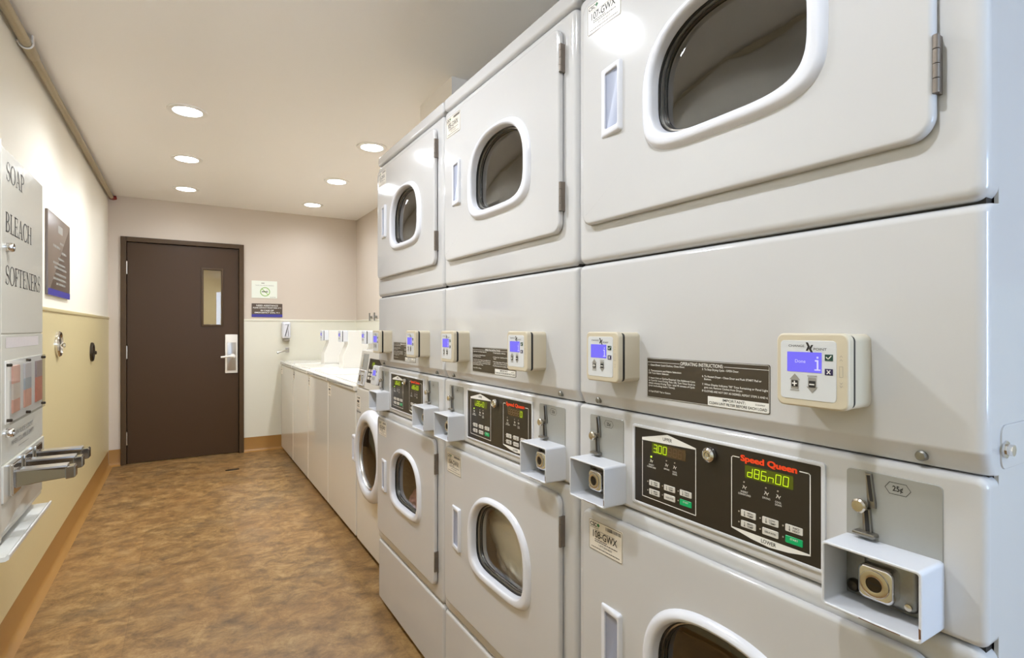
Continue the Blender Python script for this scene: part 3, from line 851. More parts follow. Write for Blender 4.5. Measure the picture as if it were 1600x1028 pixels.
def dryer_door(fr, b0, b1, wb0, wb1, hb, hinges, parent, drum):
    a0, a1, ac = -0.327, 0.311, 0.025
    outer_w = window_outline(ac, wb0, wb1, 0.170)
    inner_w = window_outline(ac, wb0 + 0.0275, wb1 - 0.0215, 0.1405)
    mid_w = window_outline(ac, wb0 + 0.012, wb1 - 0.010, 0.156)
    cen = (ac, (wb0 + wb1) / 2)
    oo, ii = pair(rr(a0, a1, b0, b1, 0.026, 8), mid_w, cen)
    bm = new(); ring(bm, fr, oo, ii, 0.0035, -0.02, 0.0145, 0.006, 0.002, 3, guard=0.006)
    bridge(bm, loop(bm, fr, ii, 0.0035), loop(bm, fr, oo, 0.0035))
    door = obj('door', bm, 'white', parent, wn=True)
    # proud window surround
    bm = new()
    o3 = window_outline(ac, wb0, wb1, 0.170)
    i3 = window_outline(ac, wb0 + 0.0255, wb1 - 0.0195, 0.1425)
    ls = [loop(bm, fr, o3, 0.0135), loop(bm, fr, offs(o3, 0.003), 0.019), loop(bm, fr, offs(o3, 0.007), 0.0235), loop(bm, fr, offs(o3, 0.012), 0.0255),
          loop(bm, fr, offs(i3, -0.006), 0.0250), loop(bm, fr, offs(i3, -0.002), 0.0225), loop(bm, fr, i3, 0.018), loop(bm, fr, inner_w, 0.006)]
    for x, y in zip(ls, ls[1:]):
        bridge(bm, x, y)
    obj('window_surround', bm, 'plastic_white', door, wn=True, ang=60)
    bm = new()
    for k, (p0, p1) in enumerate(((0.0055, 0.001), (0.001, -0.004), (-0.004, -0.012))):
        x0, x1 = window_outline(ac, wb0 + 0.0275 + 0.0025 * k, wb1 - 0.0215 - 0.0025 * k, 0.1405 - 0.0025 * k), window_outline(ac, wb0 + 0.030 + 0.0025 * k, wb1 - 0.024 - 0.0025 * k, 0.138 - 0.0025 * k)
        q = [loop(bm, fr, x0, p0), loop(bm, fr, x1, p0), loop(bm, fr, x1, p1), loop(bm, fr, x0, p1)]
        for u, v in zip(q, q[1:]):
            bridge(bm, u, v, k % 2)
    obj('window_gasket', bm, ['black', 'steel'], door)
    bm = new()
    g = window_outline(ac, wb0 + 0.0335, wb1 - 0.0275, 0.1345)
    gc = (ac, (wb0 + wb1) / 2)
    ls = []
    for s, p in ((1, -0.0045), (0.94, -0.0030), (0.75, -0.0013), (0.5, 0.0000), (0.25, 0.0007), (0.02, 0.0010)):
        ls.append(loop(bm, fr, [(gc[0] + (x - gc[0]) * s, gc[1] + (y - gc[1]) * s) for x, y in g], p))
    for x, y in zip(ls, ls[1:]):
        bridge(bm, x, y)
    bm.faces.new(ls[-1])
    obj('window_glass', bm, 'glass', door)
    # pull with a scooped pocket
    bm = new()
    h0, h1 = hb
    o4, i4 = rr(-0.262, -0.200, h0, h1, 0.006), rr(-0.248, -0.2075, h0 + 0.015, h1 - 0.013, 0.004)
    up = lambda pts, d: [bm.verts.new(fr.p(a, b, 0.0148 + d * (0.25 + 0.75 * (a + 0.262) / 0.062))) for a, b in pts]
    ls = [loop(bm, fr, o4, 0.0138), up(offs(o4, 0.0006), 0.004), up(offs(o4, 0.002), 0.008), up(offs(o4, 0.0045), 0.0095), up(offs(i4, -0.002), 0.0095), up(offs(i4, -0.0005), 0.008), loop(bm, fr, i4, 0.0152)]
    for x, y in zip(ls, ls[1:]):
        bridge(bm, x, y)
    hnd = obj('door_handle', bm, 'plastic_white', door, ang=50)
    bm = new()
    q = lambda pts, k: [bm.verts.new(fr.p(a, b, 0.0148 + k * (a + 0.250) / 0.04)) for a, b in pts]
    ls = [q(i4, 0.0045), q(offs(i4, 0.003), 0.0008)]
    bridge(bm, ls[0], ls[1])
    bm.faces.new(ls[1])
    obj('handle_pocket', bm, 'handle_in', door)
    for h in hinges:
        bm = new()
        for k in range(4):
            z0 = h[0] + (h[1] - h[0]) * k / 4
            z1 = h[0] + (h[1] - h[0]) * (k + 1) / 4 - 0.0009
            tube(bm, [fr.p(a1 + 0.0025, z, 0.0125) for z in (z0, z1)], 0.0036, 12)
        box(bm, fr, a1 + 0.001, a1 + 0.004, h[0], h[1], 0.0, 0.010)
        obj('hinge', bm, 'hinge', door)
    # tumbler behind the window
    bm = new()
    w0 = window_outline(ac, wb0 + 0.012, wb1 - 0.010, 0.156)
    cb = (wb0 + wb1) / 2
    angs = [2 * PI * k / 72 for k in range(72)]
    w0 = polar(w0, (ac, cb), angs)
    R = 0.245
    ls = [loop(bm, fr, w0, -0.006), loop(bm, fr, w0, -0.035)]
    for r, p in ((0.20, -0.045), (R - 0.01, -0.05), (R, -0.065), (R, -0.50), (R - 0.02, -0.53), (0.09, -0.545), (0.085, -0.53), (0.001, -0.528)):
        ls.append(loop(bm, fr, [(ac + r * math.cos(t), cb + r * math.sin(t)) for t in angs], p))
    for x, y in zip(ls, ls[1:]):
        bridge(bm, y, x)
    d = obj('drum', bm, drum, parent, ang=50)
    for t0 in (90, 210, 330):
        bm = new()
        tt = math.radians(t0)
        ra, ta = Vector((math.cos(tt), math.sin(tt))), Vector((-math.sin(tt), math.cos(tt)))
        prof = []
        for s, h in ((-0.055, 0.0), (-0.026, 0.035), (-0.012, 0.052), (0, 0.056), (0.012, 0.052), (0.026, 0.035), (0.055, 0.0)):
            q = Vector((ac, cb)) + ra * (R - 0.006 - h) + ta * s
            prof.append((q.x, q.y))
        l0, l1 = loop(bm, fr, prof, -0.29), loop(bm, fr, prof, -0.51)
        for i in range(len(prof) - 1):
            bm.faces.new((l0[i], l0[i + 1], l1[i + 1], l1[i]))
        bm.faces.new(l0); bm.faces.new(l1[::-1])
        obj('drum_baffle', bm, drum, d, ang=50)
    return door

def control_panel(fr, parent, upper, lower, lit):
    # moulded frame
    bm = new()
    ring(bm, fr, rr(-0.187, 0.183, 0.8855, 1.0375, 0.005), rr(-0.180, 0.177, 0.891, 1.032, 0.002), 0, 0.001, 0.003, 0.002, 0.001, 2)
    root = obj('control_panel', bm, 'white_soft', parent)
    bm = new(); flat(bm, fr, rr(-0.1795, 0.1765, 0.8912, 1.0318, 0.001), 0.0014)
    obj('overlay', bm, 'overlay', root, smooth=False)
    p = 0.0018
    bm = new()
    # outline and gable of the upper half, outline and keel of the lower half
    line(bm, fr, [(-0.160, 1.008), (-0.160, 0.9045), (-0.035, 0.9025), (-0.035, 1.016)], 0.0014, p)
    flat(bm, fr, [(-0.161, 1.010), (-0.0345, 1.0145), (-0.0345, 1.017), (-0.098, 1.0292), (-0.161, 1.015)][:], p)
    bu, bm = bm, new()
    line(bm, fr, [(0.049, 1.0188), (0.038, 1.0188), (0.0355, 1.0165), (0.0355, 0.906)], 0.0014, p)
    line(bm, fr, [(0.147, 1.0185), (0.1595, 1.0185), (0.1618, 1.0165), (0.1618, 0.9055)], 0.0014, p)
    flat(bm, fr, [(0.0350, 0.9070), (0.0350, 0.9050), (0.070, 0.8980), (0.100, 0.8948), (0.130, 0.8975), (0.1625, 0.9040), (0.1625, 0.9060)], p)
    for off, bm in ((0, bu), (0.1955, bm)):
        a = -0.137 + off
        for k, (x, lab) in enumerate(((0, ('INSERT', 'COINS/CARD')), (0.037, ('DRYING',)), (0.056, ('COOL', 'DOWN')))):
            for j, s in enumerate(lab):
                text(bm, fr, s, a + x, 0.9655 - 0.0040 * j - (0.001 if k == 2 else 0), 0.0027, (0.022 if len(s) > 8 else 0.0125 if k < 2 else 0.010), 'C', 0.01, p)
            line(bm, fr, [(a + x - 0.0030, 0.9720), (a + x - 0.0008, 0.9765), (a + x + 0.0010, 0.9725), (a + x + 0.0035, 0.9755)], 0.0010, p)
            line(bm, fr, [(a + x - 0.0025, 0.9770), (a + x + 0.0020, 0.9712)], 0.0007, p)
    obj('panel_graphic', bu, 'ink_white', root, smooth=False)
    obj('panel_graphic', bm, 'ink_white', root, smooth=False)
    bm = new()
    text(bm, fr, 'UPPER', -0.098, 1.0170, 0.0060, 0.0215, 'C', 0.01, p + 0.0002)
    text(bm, fr, 'LOWER', 0.099, 0.8985, 0.0055, 0.0240, 'C', 0.01, p + 0.0002)
    obj('panel_lettering', bm, 'ink', root, smooth=False)
    bm = new()
    for k, (dx, dy) in enumerate(((0, 0), (-0.0006, 0.0002), (0.0006, 0.0002), (-0.0006, -0.0003), (0.0006, -0.0003))):
        text(bm, fr, 'Speed Queen', 0.0975 + dx, 1.0148 + dy, 0.0088, 0.0905, 'C', 0.014, p + 0.0002 + 0.00002 * k)
    obj('brand_lettering', bm, 'red', root, smooth=False)
    for off, s, nd in ((-0.1345, upper, 0), (0.0595, lower, 0)):
        on = len(s) >= 5
        bm = new(); flat(bm, fr, rr(off, off + 0.078, 0.9895, 1.0095, 0.001), p + 0.0001)
        d = obj('display', bm, 'lcd_on' if on else 'lcd_off', root, smooth=False)
        bm = new()
        if on:
            seven(bm, fr, s, off + 0.0045, 0.9925, 0.0078, 0.0135, 0.0038, p + 0.0005)
        elif s == '3.00':
            seven(bm, fr, s, off + 0.0030, 0.9925, 0.0078, 0.0135, 0.0038, p + 0.0005)
        else:
            seven(bm, fr, s, off + 0.0640, 0.9925, 0.0078, 0.0135, 0.0038, p + 0.0005)
        obj('digits', bm, 'digit', root, smooth=False)
        if not on:
            bm = new()
            if s == '3.00':
                seven(bm, fr, '888', off + 0.0380, 0.9925, 0.0078, 0.0135, 0.0038, p + 0.0005)
                flat(bm, fr, rr(off - 0.001, off + 0.0365, 0.9895, 1.0095, 0.001), p + 0.0002, 1)
            else:
                seven(bm, fr, '88888', off + 0.0045, 0.9925, 0.0078, 0.0135, 0.0038, p + 0.0005)
                flat(bm, fr, rr(off + 0.060, off + 0.078, 0.9895, 1.0095, 0.001), p + 0.0002, 1)
            obj('unlit_digits', bm, ['digit_dim', 'lcd_on'], root, smooth=False)
    names = (('HIGH', 'TEMP'), ('LOW', 'TEMP'), ('NO', 'HEAT'), ('MED', 'TEMP'), ('DELICATES',), ('START',))
    for off in (0, 0.195):
        k = 0
        for row in (0, 1):
            for c in range(3):
                x0 = -0.1425 + off + 0.0365 * c
                y0 = 0.9285 - 0.0165 * row
                bm = new(); plate(bm, fr, rr(x0, x0 + 0.0258, y0, y0 + 0.0102, 0.0014), p - 0.0005, p + 0.0006, 0.0003, 1)
                b = obj('button', bm, 'button_green' if k == 5 else 'button', root)
                if k == 5:
                    b['label'] = 'green start button'
                k += 1
    bm = new()
    for off in (0, 0.195):
        k = 0
        for row in (0, 1):
            for c in range(3):
                x0, y0 = -0.1425 + off + 0.0365 * c, 0.9285 - 0.0165 * row
                lab = names[k]
                mi = 1 if k == 5 else 0
                if len(lab) == 2:
                    text(bm, fr, lab[0], x0 + 0.0165, y0 + 0.0060, 0.0026, 0.0095, 'C', 0.01, p + 0.0009, mi)
                    text(bm, fr, lab[1], x0 + 0.0165, y0 + 0.0020, 0.0026, 0.0105, 'C', 0.01, p + 0.0009, mi)
                    flat(bm, fr, [(x0 + 0.0062, y0 + 0.003), (x0 + 0.0070, y0 + 0.003), (x0 + 0.0070, y0 + 0.0088), (x0 + 0.0062, y0 + 0.0088)], p + 0.0009, mi)
                    flat(bm, fr, circ(x0 + 0.0066, y0 + 0.0028, 0.0010, 8), p + 0.00095, mi)
                else:
                    text(bm, fr, lab[0], x0 + 0.0135, y0 + (0.0055 if k == 5 else 0.0038), 0.0026, 0.018 if k == 4 else 0.012, 'C', 0.01, p + 0.0009, mi)
                k += 1
    obj('button_lettering', bm, ['ink', 'ink_white'], root, smooth=False)
    bm = new()
    for off in (0, 0.195):
        for x in (-0.137, -0.100, -0.081):
            disc(bm, fr, x + off, 0.9822, 0.0013, p, p + 0.0006, 0, 10)
        for row in (0, 1):
            for c in range(3):
                disc(bm, fr, -0.1460 + off + 0.0365 * c, 0.9345 - 0.0165 * row, 0.0012, p, p + 0.0006, 0, 10)
    li = obj('indicator_lamps', bm, 'led', root)
    li['kind'] = 'stuff'
    bm = new(); disc(bm, fr, -0.137, 0.9822, 0.0016, p, p + 0.0009, 0, 10); obj('lit_indicator', bm, 'led_on', root)
    bm = new()
    lathe(bm, fr, -0.0045, 1.0125, [(0.0105, 0.001), (0.0125, 0.004), (0.0118, 0.0095), (0.0085, 0.0125), (0.0080, 0.0115), (0.0058, 0.0115), (0.0055, 0.0085), (0.0035, 0.0085), (0.0034, 0.012), (0.0001, 0.012)], 28)
    obj('key_lock', bm, 'chrome', root)
    return root

def instruction_plate(fr, parent):
    f = fr
    bm = new(); plate(bm, f, rr(-0.148, 0.1015, 1.0925, 1.1665, 0.003), 0, 0.0008)
    root = obj('instruction_plate', bm, 'brownplate', parent, smooth=False)
    p = 0.0011
    bm = new()
    line(bm, f, rr(-0.1468, 0.1003, 1.0937, 1.1653, 0.0025, 4), 0.0006, p, True)
    line(bm, f, [(-0.1468, 1.1585), (-0.070, 1.1585)], 0.0007, p)
    line(bm, f, [(0.022, 1.1585), (0.1003, 1.1585)], 0.0007, p)
    text(bm, f, 'OPERATING INSTRUCTIONS:', -0.024, 1.1565, 0.0056, 0.088, 'C', 0.012, p)
    for s, b, x1 in (('1. Open Door: Load Clothes, Close Door.', 1.1520, -0.058), ('2. Temperature and Fabric Selection:', 1.1415, -0.066),
                     ('    OR Turn Fabric Selector.', 1.1368, -0.094), ('3. Insert Coin or Card as Required. Use Additional Coins', 1.1280, -0.036),
                     ('    or Card for more Drying Time. OR, Turn Timer Knob to', 1.1232, -0.036), ('    obtain minutes Drying Time - total 45 minutes of Cycle', 1.1184, -0.037),
                     ('    (not including start Time).', 1.1136, -0.080), ('4. Push START Pad or Button.', 1.1030, -0.090)):
        text(bm, f, s.strip(), -0.1435, b, 0.0031, x1 + 0.1435, 'L', 0.012, p)
    for s, b, x1 in (('5. To Stop Drying Cycle - OPEN Door.', 1.1512, 0.049), ('6. To Restart Dryer - Close Door and Push START Pad or', 1.1395, 0.088),
                     ('Button.', 1.1350, -0.003), ('7. When Display Indicates "00" Time Remaining or Panel Light', 1.1262, 0.0985),
                     ('goes out, Remove Clothes from Dryer.', 1.1214, 0.056), ('IF CLOTHES ARE NOT DRY AS DESIRED, REPEAT STEPS 3 AND 4.', 1.1152, 0.0985)):
        x0 = -0.0215 if not s.startswith(('Button', 'goes')) else -0.0172
        text(bm, f, s, x0, b, 0.0031, x1 - x0, 'L', 0.012, p)
    obj('white_lettering', bm, 'ink_white', root, smooth=False)
    bm = new(); flat(bm, f, rr(-0.010, 0.0998, 1.0942, 1.1088, 0.0008), p)
    obj('notice_panel', bm, 'ink_white', root, smooth=False)
    bm = new()
    text(bm, f, 'IMPORTANT:', 0.040, 1.1028, 0.0042, 0.042, 'C', 0.008, p + 0.0003)
    text(bm, f, 'CLEAN LINT FILTER BEFORE EACH LOAD', 0.045, 1.0964, 0.0042, 0.104, 'C', 0.008, p + 0.0003)
    text(bm, f, 'D504907', 0.086, 1.1034, 0.0024, 0.016, 'C', 0.0, p + 0.0003)
    obj('notice_lettering', bm, 'ink', root, smooth=False)
    return root

def stacked_dryer(yc, label, up, low, nums, msgs, drums):
    t = empty('stacked_dryer', (DRYX, yc, 0), label, 'dryer', 'stacked white coin dryers in a row')
    W = 0.356
    fr = Fr((0, 0, 0), (0, -1, 0), (0, 0, 1))
    # carcass: sides, back, top and plinth, open at the front
    bm = new()
    S = lambda *c: slab(bm, *c)
    S(0.030, 0.76, -W, -W + 0.004, 0.03, 1.9425); S(0.030, 0.76, W - 0.004, W, 0.03, 1.9425)
    S(0.756, 0.76, -W + 0.004, W - 0.004, 0.03, 1.9425); S(0.030, 0.756, -W + 0.004, W - 0.004, 1.936, 1.9425)
    S(0.012, 0.756, -W + 0.004, W - 0.004, 0.03, 0.034)
    obj('cabinet', bm, 'white', t, smooth=False)
    for x, y in ((0.06, -0.31), (0.06, 0.31), (0.70, -0.31), (0.70, 0.31)):
        bm = new(); lathe(bm, Fr((x, y, 0), (1, 0, 0), (0, 1, 0)), 0, 0, [(0.022, 0.0), (0.022, 0.008), (0.010, 0.012), (0.010, 0.031)], 16); obj('levelling_foot', bm, 'black', t)
    def front(name, b0, b1, hole=None, bev=0.012, p=0.0, depth=-0.03):
        bm = new()
        if hole:
            oo, ii = pair(rr(-W, W, b0, b1, bev + 0.005, 8), hole, (0.025, (b0 + b1) / 2))
            ring(bm, fr, oo, ii, depth, -0.02, p, bev, 0.001, 4, guard=0.003)
        else:
            plate(bm, fr, rr(-W, W, b0, b1, bev + 0.003, 8), depth, p, bev, 4)
        return obj(name, bm, 'white', t, wn=True)
    front('upper_front_panel', 1.362, 1.940, window_outline(0.025, 1.533, 1.785, 0.168))
    # service panel with the bevelled lower edge
    bm = new()
    prof = [(1.0575, -0.030), (1.0575, -0.014), (1.0595, -0.0115), (1.081, -0.0010), (1.0850, 0.0), (1.3475, 0.0), (1.3545, -0.0025), (1.3585, -0.009), (1.3595, -0.030)]
    bev = [0.012, 0.0115, 0.008, 0.004, 0.0018, 0.0]
    ed = [0, 0.0003, 0.0018, 0.004, 0.008, 0.012]
    cols = []
    for x, dp in [(-W + e, -d) for e, d in zip((0, 0.0006, 0.0022, 0.005, 0.009, 0.013), (0.012, 0.0085, 0.005, 0.0022, 0.0006, 0))] + [(W - e, -d) for e, d in zip((0.013, 0.009, 0.005, 0.0022, 0.0006, 0), (0, 0.0006, 0.0022, 0.005, 0.0085, 0.012))]:
        cols.append([bm.verts.new(fr.p(x, b, max(pp + dp, -0.030))) for b, pp in prof])
    cols = [[bm.verts.new(fr.p(-W, b, -0.030)) for b, pp in prof]] + cols + [[bm.verts.new(fr.p(W, b, -0.030)) for b, pp in prof]]
    for c0, c1 in zip(cols, cols[1:]):
        for i in range(len(prof) - 1):
            bm.faces.new((c0[i], c1[i], c1[i + 1], c0[i + 1]))
    sp = obj('service_panel', bm, 'white', t, wn=True, ang=50)
    for b0, b1, p1 in ((1.05, 1.066, -0.022), (1.352, 1.37, -0.014), (0.860, 0.872, -0.014), (0.28, 0.295, -0.014)):
        bm = new(); box(bm, fr, -W + 0.006, W - 0.006, b0, b1, -0.04, p1)
        obj('seam_strip', bm, 'dark', t)
    for x in (-0.293, 0.293):
        bm = new()
        lathe(bm, fr, x, 1.0695, [(0.0062, -0.012), (0.0062, -0.0010), (0.0045, 0.0006), (0.0001, 0.0008)], 18)
        obj('panel_bolt', bm, 'dull', sp)
    front('console_panel', 0.868, 1.0555, bev=0.008, p=-0.001)
    front('lower_front_panel', 0.2905, 0.8655, window_outline(0.025, 0.497, 0.750, 0.168))
    front('toe_panel', 0.020, 0.2865)
    # ledge under the console
    # top cap
    bm = new()
    plate(bm, fr, rr(-W, W, 1.943, 1.987, 0.013, 8), -0.76, 0.002, 0.010, 4)
    obj('top_cap', bm, 'white', t, wn=True)
    dryer_door(fr, 1.440, 1.912, 1.533, 1.785, (1.608, 1.748), ((1.489, 1.556), (1.806, 1.871)), t, drums[0])
    dryer_door(fr, 0.335, 0.840, 0.497, 0.750, (0.527, 0.663), ((0.390, 0.458), (0.723, 0.793)), t, drums[1])
    fd = fr.at(0, 0, 0.0145)
    id_label(fd, -0.306, 1.837, nums[0], t)
    id_label(fd, -0.301, 0.760, nums[1], t)
    fc = fr.at(0, 0, -0.001)
    control_panel(fc, t, up, low, True)
    for a0, a1 in ((-0.316, -0.2125), (0.2095, 0.3155)):
        coin_plate(fc, a0, a1, t)
    for a0, a1 in ((-0.317, -0.2065), (0.2070, 0.3165)):
        coin_box(fc, a0, a1, t)
    for a, m in zip((-0.2145, 0.1935), msgs):
        card_reader(fr, a, 1.1665, t, m)
    instruction_plate(fr, t)
    # bolt and bracket on the side panel
    if yc > 1:
        return t
    fs = Fr((0.012, -W, 0), (1, 0, 0), (0, 0, 1))
    bm = new(); box(bm, fs, 0.022, 0.20, 1.062, 1.112, 0, 0.002, 0.0015, 0.012); br = obj('side_bracket', bm, 'white', t, wn=True)
    bm = new(); lathe(bm, fs, 0.030, 1.085, [(0.010, 0.002), (0.010, 0.004), (0.0065, 0.0045), (0.0065, 0.010), (0.0001, 0.0105)], 8); obj('side_bolt', bm, 'chrome', br)
    return t

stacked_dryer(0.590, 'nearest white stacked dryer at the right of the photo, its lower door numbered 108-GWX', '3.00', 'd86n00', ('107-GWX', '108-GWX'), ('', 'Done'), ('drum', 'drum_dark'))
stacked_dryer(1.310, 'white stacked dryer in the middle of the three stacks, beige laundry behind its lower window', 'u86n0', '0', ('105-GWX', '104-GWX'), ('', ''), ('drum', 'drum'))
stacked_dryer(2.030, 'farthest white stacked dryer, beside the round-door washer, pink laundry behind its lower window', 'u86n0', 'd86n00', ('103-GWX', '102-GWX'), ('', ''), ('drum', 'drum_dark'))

def laundry(name, loc, size, m, label, cat, seed, axis):
    bm = new()
    bmesh.ops.create_icosphere(bm, subdivisions=5, radius=1.0)
    from mathutils import noise
    for v in bm.verts:
        n = v.co.normalized()
        d = 1 + 0.22 * noise.noise(n * 1.7 + Vector((seed, 0, 0))) + 0.13 * abs(noise.noise(n * 3.6 + Vector((0, seed, 0)))) + 0.05 * abs(noise.noise(n * 8 + Vector((0, 0, seed))))
        c = Vector((n.x * size[0], n.y * size[1], n.z * size[2])) * d + Vector(loc)
        dy, dz = c.y - axis, c.z - 0.6235
        r = math.hypot(dy, dz)
        lim = 0.226 if c.x > DRYX + 0.075 else 0.19
        if r > lim:
            c.y, c.z = axis + dy * lim / r, 0.6235 + dz * lim / r
        c.x = max(c.x, DRYX + 0.060 + 0.012 * noise.noise(n * 5))
        v.co = c - Vector(loc)
    o = obj(name, bm, m, None, ang=180)
    o.location = loc
    return tag(o, label, cat)
laundry('bundled_sheet', (DRYX + 0.150, 1.330, 0.570), (0.100, 0.200, 0.150), 'cloth', 'bundle of beige cloth behind the lower window of the middle dryer', 'laundry', 3.1, 1.285)
laundry('rolled_towel', (DRYX + 0.100, 2.120, 0.492), (0.045, 0.060, 0.064), 'cloth_pink', 'small pink cloth lying in the lower drum of the farthest dryer', 'laundry', 7.7, 2.005)

# ================================================================ WASHERS
def washer_label(fr, parent):
    bm = new(); plate(bm, fr, rr(-0.333, -0.268, 0.770, 0.842, 0.003), 0, 0.0007)
    root = obj('identification_label', bm, 'sticker', parent, smooth=False)
    bm = new()
    rnd = random.Random(parent.name)
    text(bm, fr, 'CSC', -0.329, 0.829, 0.008, 0.024, 'L', 0.03, 0.001)
    dashes(bm, fr, -0.298, -0.272, 0.829, 0.008, 0.001, rnd)
    dashes(bm, fr, -0.325, -0.276, 0.806, 0.013, 0.001, rnd)
    dashes(bm, fr, -0.325, -0.280, 0.794, 0.003, 0.001, rnd)
    dashes(bm, fr, -0.325, -0.276, 0.784, 0.004, 0.001, rnd)
    obj('lettering', bm, 'ink', root, smooth=False)

def top_washer(yc, label):
    t = empty('top_load_washer', (WASHX, yc, 0), label, 'washing machine', 'white top-loading washers by the back wall')
    W = 0.343
    fr = Fr((0, 0, 0), (0, -1, 0), (0, 0, 1))
    bm = new(); plate(bm, fr, rr(-W, W, 0.028, 0.858, 0.012, 8), -0.68, 0.0, 0.010, 3)
    obj('cabinet', bm, 'white_washer', t, wn=True)
    for x, y in ((0.06, -0.29), (0.06, 0.29), (0.62, -0.29), (0.62, 0.29)):
        bm = new(); lathe(bm, Fr((x, y, 0), (1, 0, 0), (0, 1, 0)), 0, 0, [(0.02, 0.0), (0.02, 0.008), (0.010, 0.012), (0.010, 0.03)], 14); obj('levelling_foot', bm, 'black', t)
    ft = Fr((0, 0, 0), (0, -1, 0), (-1, 0, 0))         # looking down on the top (out is up)
    ft = Fr((0, 0, 0), (1, 0, 0), (0, 1, 0))
    bm = new(); plate(bm, fr, rr(-W - 0.003, W + 0.003, 0.861, 0.897, 0.008), -0.68, 0.012, 0.012, 4)
    obj('top_deck', bm, 'white_washer', t, wn=True)
    bm = new(); plate(bm, ft, rr(0.030, 0.260, -0.29, 0.27, 0.02), 0.896, 0.9035, 0.004, 3)
    lid = obj('lid', bm, 'white_washer', t, wn=True)
    # narrow meter case standing on the back corner of the deck, sloping front
    prof = [(0.275, 0.897), (0.275, 0.995), (0.318, 1.094), (0.318, 1.206), (0.66, 1.206), (0.66, 0.897)]
    bm = new()
    fside = Fr((0, -W, 0), (1, 0, 0), (0, 0, 1))
    pp = prof[::-1]
    pp = [(x, z) for x, z in pp]
    pp2 = pp if sum(pp[i][0] * pp[(i + 1) % 6][1] - pp[(i + 1) % 6][0] * pp[i][1] for i in range(6)) > 0 else pp[::-1]
    plate(bm, fside, pp2, -0.135, -0.004, 0.004, 3)
    obj('meter_case', bm, 'white_washer', t, wn=True)
    fm = Fr((0.318, -W + 0.072, 0), (0, -1, 0), (0, 0, 1))
    card_reader(fm, 0.0, 1.160, t, '', 'white_soft')
    washer_label(fr, t)
    return t
WY = [5.555, 4.858, 4.161, 3.464]
for y, l in zip(WY, ('white top-loading washer farthest away in the corner by the back wall', 'second white top-loading washer from the back wall',
                     'third white top-loading washer from the back wall', 'white top-loading washer next to the round-door washer')):
    top_washer(y, l)

